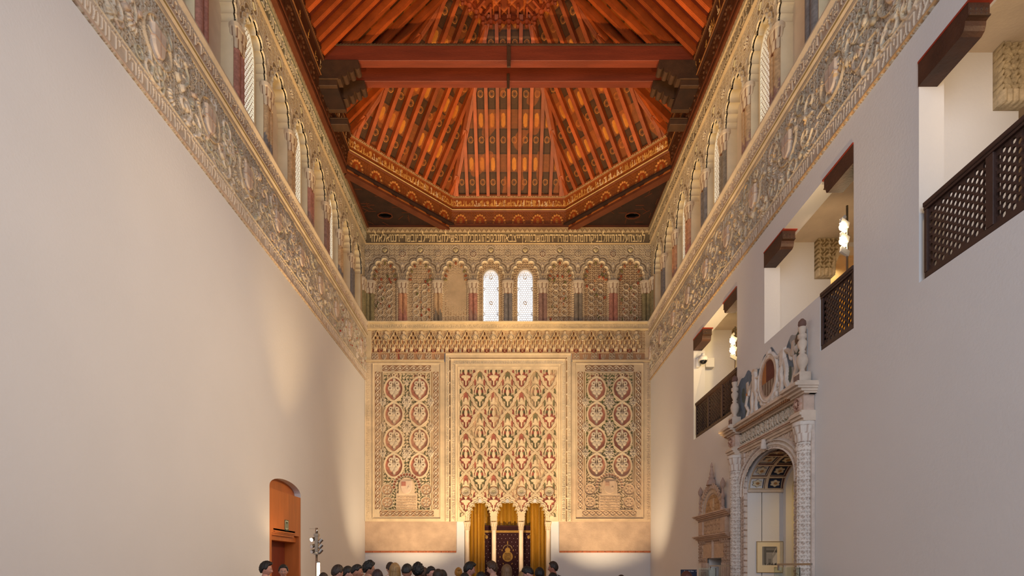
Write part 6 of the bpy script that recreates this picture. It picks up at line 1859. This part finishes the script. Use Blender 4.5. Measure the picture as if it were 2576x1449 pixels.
def hair_geo(style, seed):
    r = np.random.default_rng(seed); phi = np.arctan2(HX, HY); ap = np.abs(phi)
    line = np.interp(ap, [0, .5, .95, 1.25, 1.45, 1.75, 2.3, PI], [.60, .56, .50, .05, -.10, .00, -.50, -.62])
    if style in ('fade',): line = line + np.interp(ap, [0, .9, 1.4, PI], [0, .05, .28, .34])
    if style == 'low': line = line - np.interp(ap, [0, 1, PI], [.02, .12, .15])
    m = np.clip((HZ - line) / .10, 0, 1); m = m * m * (3 - 2 * m)
    k = rng.uniform(0, 6, 8)
    X, Y, Z = head_shape(HX, HY, HZ, hair=1)
    thick = {'short': .016, 'fade': .018, 'curly': .026, 'long': .018, 'bun': .012, 'fringe': .022, 'low': .018, 'wavy': .022}[style]
    vol = thick * (1 + .5 * np.clip(HZ, 0, 1))
    a = np.arctan2(HX, HY)
    if style == 'curly':
        vol = vol * (1 + .35 * np.sin(a * 11 + 3 * np.sin(HZ * 9) + k[0]) * np.sin(HZ * 15 + k[1])) + .006 * r.normal(size=HX.shape)
    elif style in ('short', 'fade', 'fringe', 'low', 'wavy'):
        vol = vol * (1 + .12 * np.sin(a * 14 + k[0] + 2 * HZ)) + .0015 * r.normal(size=HX.shape)
        if style in ('fringe', 'wavy'): vol = vol + .020 * np.exp(-(ap / .6) ** 2) * np.exp(-((HZ - .7) / .22) ** 2)
        if style == 'wavy': vol = vol + .004 * np.sin(a * 9 + HZ * 14)
    else:
        vol = vol * (1 + .06 * np.sin(a * 30 + k[0]))
    off = -.008 + m * (vol + .008)
    L = np.sqrt(HX ** 2 + HY ** 2 + HZ ** 2)
    V = np.stack([X + HX * off, Y + HY * off, Z + HZ * off], -1).reshape(-1, 3).tolist(); F_ = [tuple(q) for q in head_faces()]
    if style == 'long':
        off0 = len(V); nj, ni = 22, 44
        for lay in (0, 1):
            for j in range(nj + 1):
                t = j / nj; z = .085 - t * .40
                for i in range(ni + 1):
                    p = .30 * PI + (1.4 * PI) * i / ni
                    sx, sy = math.sin(p), math.cos(p)
                    rx = .092 + .012 * t; ry = .108 + .004 * t
                    if t < .22: q = .80 + .20 * math.sqrt(max(0, 1 - (1 - t / .22) ** 2)); rx *= q; ry *= q
                    st = .0045 * math.sin(i * 2.3 + k[1] + t * 2) + .003 * math.sin(i * 5.1 + k[2])
                    d_ = (-.014 if lay else 0) + st
                    V.append([sx * (rx + d_), sy * (ry + d_) * (1 if sy < 0 else .6), z])
        W = ni + 1; H_ = (nj + 1) * W
        for lay in (0, 1):
            o = off0 + lay * H_
            for j in range(nj):
                for i in range(ni): F_.append((o + j * W + i, o + j * W + i + 1, o + (j + 1) * W + i + 1, o + (j + 1) * W + i))
        for i in range(ni): F_.append((off0 + nj * W + i, off0 + nj * W + i + 1, off0 + H_ + nj * W + i + 1, off0 + H_ + nj * W + i))
    if style == 'bun':
        off0 = len(V); n, m_ = 16, 10
        for i in range(m_ + 1):
            t = PI * i / m_
            for j in range(n):
                p = 2 * PI * j / n; rr = .045 * (1 + .10 * math.sin(p * 5 + t * 4))
                V.append([rr * math.sin(t) * math.cos(p), -.075 + rr * math.sin(t) * math.sin(p), .085 + rr * math.cos(t)])
        for i in range(m_):
            for j in range(n): F_.append((off0 + i * n + j, off0 + (i + 1) * n + j, off0 + (i + 1) * n + (j + 1) % n, off0 + i * n + (j + 1) % n))
    return V, F_

M_skin = mat_col('skin', rough=.55, var=.03, scale=12, bump=.05)
HAIRM = {}
def hairmat(col):
    if col not in HAIRM: HAIRM[col] = mat_plain('hair_%s' % col, {'black': srgb(18, 14, 14), 'darkbrown': srgb(40, 26, 20), 'brown': srgb(74, 48, 32), 'lightbrown': srgb(112, 82, 54), 'blond': srgb(150, 116, 72), 'golden': srgb(160, 110, 40), 'auburn': srgb(84, 36, 22), 'maroon': srgb(38, 14, 18)}[col], .55, var=.22, scale=60, stretch=(1, 1, .15), bump=.3, bscale=160)
    return HAIRM[col]
CLOTH = {}
def clothmat(name, rgb):
    if name not in CLOTH: CLOTH[name] = mat_plain('cloth_' + name, srgb(*rgb), .85, var=.06, scale=10, bump=.2)
    return CLOTH[name]
M_denim = clothmat('denim', (52, 60, 84)); M_shoe = clothmat('shoe', (36, 34, 34))

def raw_mesh(name, V, F_, mat, parent, cols=None, slot=False):
    me = bpy.data.meshes.new(name); me.from_pydata([tuple(v) for v in V], [], F_); me.update(); me.polygons.foreach_set('use_smooth', [True] * len(me.polygons))
    if cols is not None:
        ca = me.color_attributes.new('Col', 'FLOAT_COLOR', 'POINT'); c4 = np.ones((len(V), 4), np.float32); c4[:, :3] = cols; ca.data.foreach_set('color', c4.ravel())
    me.materials.append(mat); o = bpy.data.objects.new(name, me); COL.objects.link(o); o.parent = parent
    return o
SHARED = {}
def shared(name, V, F_, mat, parent):
    if name not in SHARED:
        me = bpy.data.meshes.new(name); me.from_pydata([tuple(v) for v in V], [], F_); me.update(); me.polygons.foreach_set('use_smooth', [True] * len(me.polygons)); me.materials.append(mat); SHARED[name] = me
    o = bpy.data.objects.new(name.split('|')[0], SHARED[name]); COL.objects.link(o); o.parent = parent
    o.material_slots[0].link = 'OBJECT'; o.material_slots[0].material = mat
    return o

def person(px, top, Z, heading, style, hair, shirt, label, tilt=0.0, turn=0.0, skin=(196, 150, 128), glasses=False, backpack=False, roll=0.0):
    Hh = EZ + (VY - top) * Z / F; X = (px - VX) * Z / F; sc = (Hh - .016) / 1.70
    root = thing('person', label, 'person', (X, Z, 0), 'visitors standing in the hall')
    root.rotation_euler = (0, 0, math.radians(heading)); root.scale = (sc, sc, sc)
    sk = srgb(*skin); seed = int(px * 7 + top)
    Rm = Matrix.Translation((0, 0, 1.50)) @ Matrix.Rotation(math.radians(turn), 4, 'Z') @ Matrix.Rotation(math.radians(-tilt), 4, 'X') @ Matrix.Rotation(math.radians(roll), 4, 'Y') @ Matrix.Translation((0, .012, .082))
    V, F_, C = head_mesh_data(sk, srgb(50, 34, 28))
    V = [tuple(Rm @ Vector(v)) for v in V]; off = len(V)
    V += [tuple(v) for v in BODY_V]; F2 = F_ + [tuple(i + off for i in f) for f in BODY_F]; C = C + [list(sk)] * len(BODY_V)
    raw_mesh('body', V, F2, M_skin, root, C)
    hv, hf = hair_geo(style, seed); hv = [tuple(Rm @ Vector(v)) for v in hv]
    raw_mesh('hair', hv, hf, hairmat(hair), root)
    cm = clothmat(*shirt)
    shared('shirt', SHIRT_V, SHIRT_F, cm, root); shared('trousers', TR_V, TR_F, M_denim, root)
    for s in (-1, 1): shared('shoe|%d' % s, SHOE[s][0], SHOE[s][1], M_shoe, root)
    if glasses:
        mb = MB()
        for s in (-1, 1):
            for q in range(12):
                a0, a1 = 2 * PI * q / 12, 2 * PI * (q + 1) / 12
                p = lambda a: Rm @ Vector((s * .030 + .020 * math.cos(a), .100, -.006 + .016 * math.sin(a)))
                mb.bar(p(a0), p(a1), .003, .003)
            mb.bar(Rm @ Vector((s * .05, .098, 0)), Rm @ Vector((s * .08, .0, 0)), .003, .004)
        mb.bar(Rm @ Vector((-.01, .101, 0)), Rm @ Vector((.01, .101, 0)), .003, .003)
        bmesh.ops.recalc_face_normals(mb.bm, faces=mb.bm.faces); me = bpy.data.meshes.new('glasses'); mb.bm.to_mesh(me); mb.bm.free(); me.materials.append(M_steel); o = bpy.data.objects.new('glasses', me); COL.objects.link(o); o.parent = root
    if backpack:
        mb = MB(); mb.box(-.15, .15, -.27, -.12, .98, 1.38, .04)
        for s in (-1, 1): mb.bar((s * .10, -.12, 1.40), (s * .105, .02, 1.455), .05, .02); mb.bar((s * .105, .02, 1.455), (s * .11, .125, 1.33), .05, .02); mb.bar((s * .11, .125, 1.33), (s * .13, .10, 1.05), .045, .02)
        bmesh.ops.recalc_face_normals(mb.bm, faces=mb.bm.faces); me = bpy.data.meshes.new('backpack'); mb.bm.to_mesh(me); mb.bm.free(); me.materials.append(clothmat('navy', (28, 28, 44))); bp = bpy.data.objects.new('backpack', me); COL.objects.link(bp)
        bp.location = root.location; bp.rotation_euler = root.rotation_euler; bp.scale = root.scale
        tag(bp, 'navy backpack on the back of the man with glasses in a pale blue shirt', 'backpack')
    return root

BLK = ('black', (24, 24, 28)); NAVY = ('navy', (28, 28, 44)); WHT = ('white', (214, 212, 214)); BLUE = ('blue', (48, 58, 110)); GRY = ('grey', (96, 94, 96)); PALE = ('paleblue', (150, 156, 172)); WINE_ = ('wine', (96, 30, 40))
P_ = [
 (667, 1413, 9.6, -80, 'fringe', 'black', BLK, 'leftmost boy of the crowd, black top and black hair, in profile to the right', 4, 0, (186, 134, 116), {}),
 (713, 1420, 10.6, -160, 'short', 'black', WINE_, 'boy facing the camera in front of the left door, short black hair', 4, 0, (176, 128, 110), {}),
 (845, 1420, 8.9, -18, 'short', 'darkbrown', BLK, 'boy with cropped dark hair seen from behind, just right of the standing lamp', 14, -20, (178, 130, 112), {}),
 (872, 1424, 10.3, -50, 'short', 'black', GRY, 'dark-haired boy half hidden between two cropped heads right of the lamp', 6, -15, (196, 146, 130), {}),
 (896, 1420.5, 9.35, -60, 'fade', 'black', BLK, 'boy with faded black haircut turned right, beside the curly-haired one with glasses', 4, -20, (164, 112, 90), {}),
 (926, 1413, 9.9, -40, 'curly', 'black', BLUE, 'curly black-haired person with glasses and a blue collar below the far left corner', 6, -30, (170, 122, 100), {'glasses': True}),
 (949, 1433, 8.8, 0, 'low', 'maroon', BLK, 'person with dark maroon hair seen from behind, low beside the curly head with glasses', 0, 0, (180, 130, 110), {}),
 (984, 1413, 11.0, 5, 'short', 'darkbrown', WHT, 'person in white behind the long-haired blonde, brown hair leaning left', 20, 20, (190, 146, 126), {}),
 (993, 1416.5, 9.3, 0, 'long', 'blond', GRY, 'girl with long straight blonde hair seen from behind', 2, 0, (206, 160, 140), {}),
 (1023, 1419, 8.9, -10, 'fade', 'black', BLK, 'boy with a neat black fade seen from behind, right of the long blonde hair', 6, 0, (150, 104, 84), {}),
 (1051, 1418, 9.2, 4, 'curly', 'black', BLK, 'person with round curly black hair seen from behind, in the middle of the left group', 4, 0, (140, 96, 80), {}),
 (1066, 1428, 10.4, -20, 'low', 'brown', GRY, 'person with brown hair mostly hidden behind the round curly head', 0, 0, (190, 146, 126), {}),
 (1081, 1424.5, 9.9, -130, 'short', 'black', BLK, 'short-haired boy smiling toward the right, facing the camera, right of the curly head', 10, 0, (196, 140, 120), {}),
 (1102, 1432, 8.9, 0, 'long', 'darkbrown', BLK, 'girl with brown parted hair seen from behind at the right end of the left group', 0, 0, (190, 146, 126), {}),
 (1112, 1434, 9.6, -10, 'low', 'black', BLK, 'black-haired person just behind the girl with brown parted hair', 0, 0, (190, 146, 126), {}),
 (1153.5, 1427, 11.6, 10, 'bun', 'golden', GRY, 'person with a golden bun in front of the white wall', 0, 0, (200, 156, 130), {}),
 (1177.5, 1414, 9.9, -75, 'fringe', 'black', BLK, 'boy with a thick black fringe in front of the left gold curtain, looking down right', 12, 0, (190, 134, 118), {}),
 (1169, 1441, 9.3, 0, 'low', 'black', BLK, 'low black-haired head below the boy with the thick fringe', 0, 0, (190, 146, 126), {}),
 (1210, 1439, 8.8, 0, 'low', 'black', GRY, 'low dark-haired head left of the curly brown-haired boy', 0, 0, (190, 146, 126), {}),
 (1241, 1412.5, 10.5, 70, 'wavy', 'brown', WHT, 'boy with wavy brown hair and white collar looking left, before the dark cloth', 10, 0, (206, 158, 140), {}),
 (1275, 1420, 9.6, 15, 'long', 'lightbrown', BLK, 'girl with long parted light brown hair in front of the embroidered cloth', 0, 10, (200, 150, 130), {}),
 (1315, 1436, 11.4, 20, 'low', 'blond', GRY, 'fair-haired head peeping out between the third column and the leaning boy', 0, 0, (206, 160, 140), {}),
 (1336, 1421, 9.6, 60, 'short', 'black', BLK, 'black-haired boy bending forward left before the right gold curtain', 34, 10, (190, 138, 122), {}),
 (1358, 1427.5, 10.0, 10, 'low', 'black', BLK, 'round black-haired head directly right of the bending boy', 8, 0, (180, 130, 110), {}),
 (1393, 1412.5, 11.6, 62, 'short', 'darkbrown', PALE, 'man with glasses in a pale blue shirt facing left, right of the gold curtain', 2, 10, (170, 112, 92), {'glasses': True, 'backpack': True}),
 (1391, 1441, 9.3, 0, 'low', 'black', BLK, 'low black-haired head in front of the man with glasses', 0, 0, (180, 130, 110), {}),
 (1563, 1446.5, 9.6, 0, 'short', 'darkbrown', BLK, 'lone dark-haired head barely visible before the white wall at right', 0, 0, (180, 130, 110), {}),
 (1728, 1437.5, 9.2, 30, 'low', 'auburn', BLK, 'auburn-haired person in front of the dark blue information panel', 0, 0, (190, 140, 120), {}),
 (813, 1441, 9.4, 0, 'low', 'darkbrown', BLK, 'low dark-haired head under the glowing lamp tube', 0, 0, (190, 146, 126), {}),
]
for (px, top, Z, hd, st, hc, sh, lab, tl, tn, skn, kw) in P_:
    person(px, top, Z, hd, st, hc, sh, lab, tl, tn, skn, **kw)
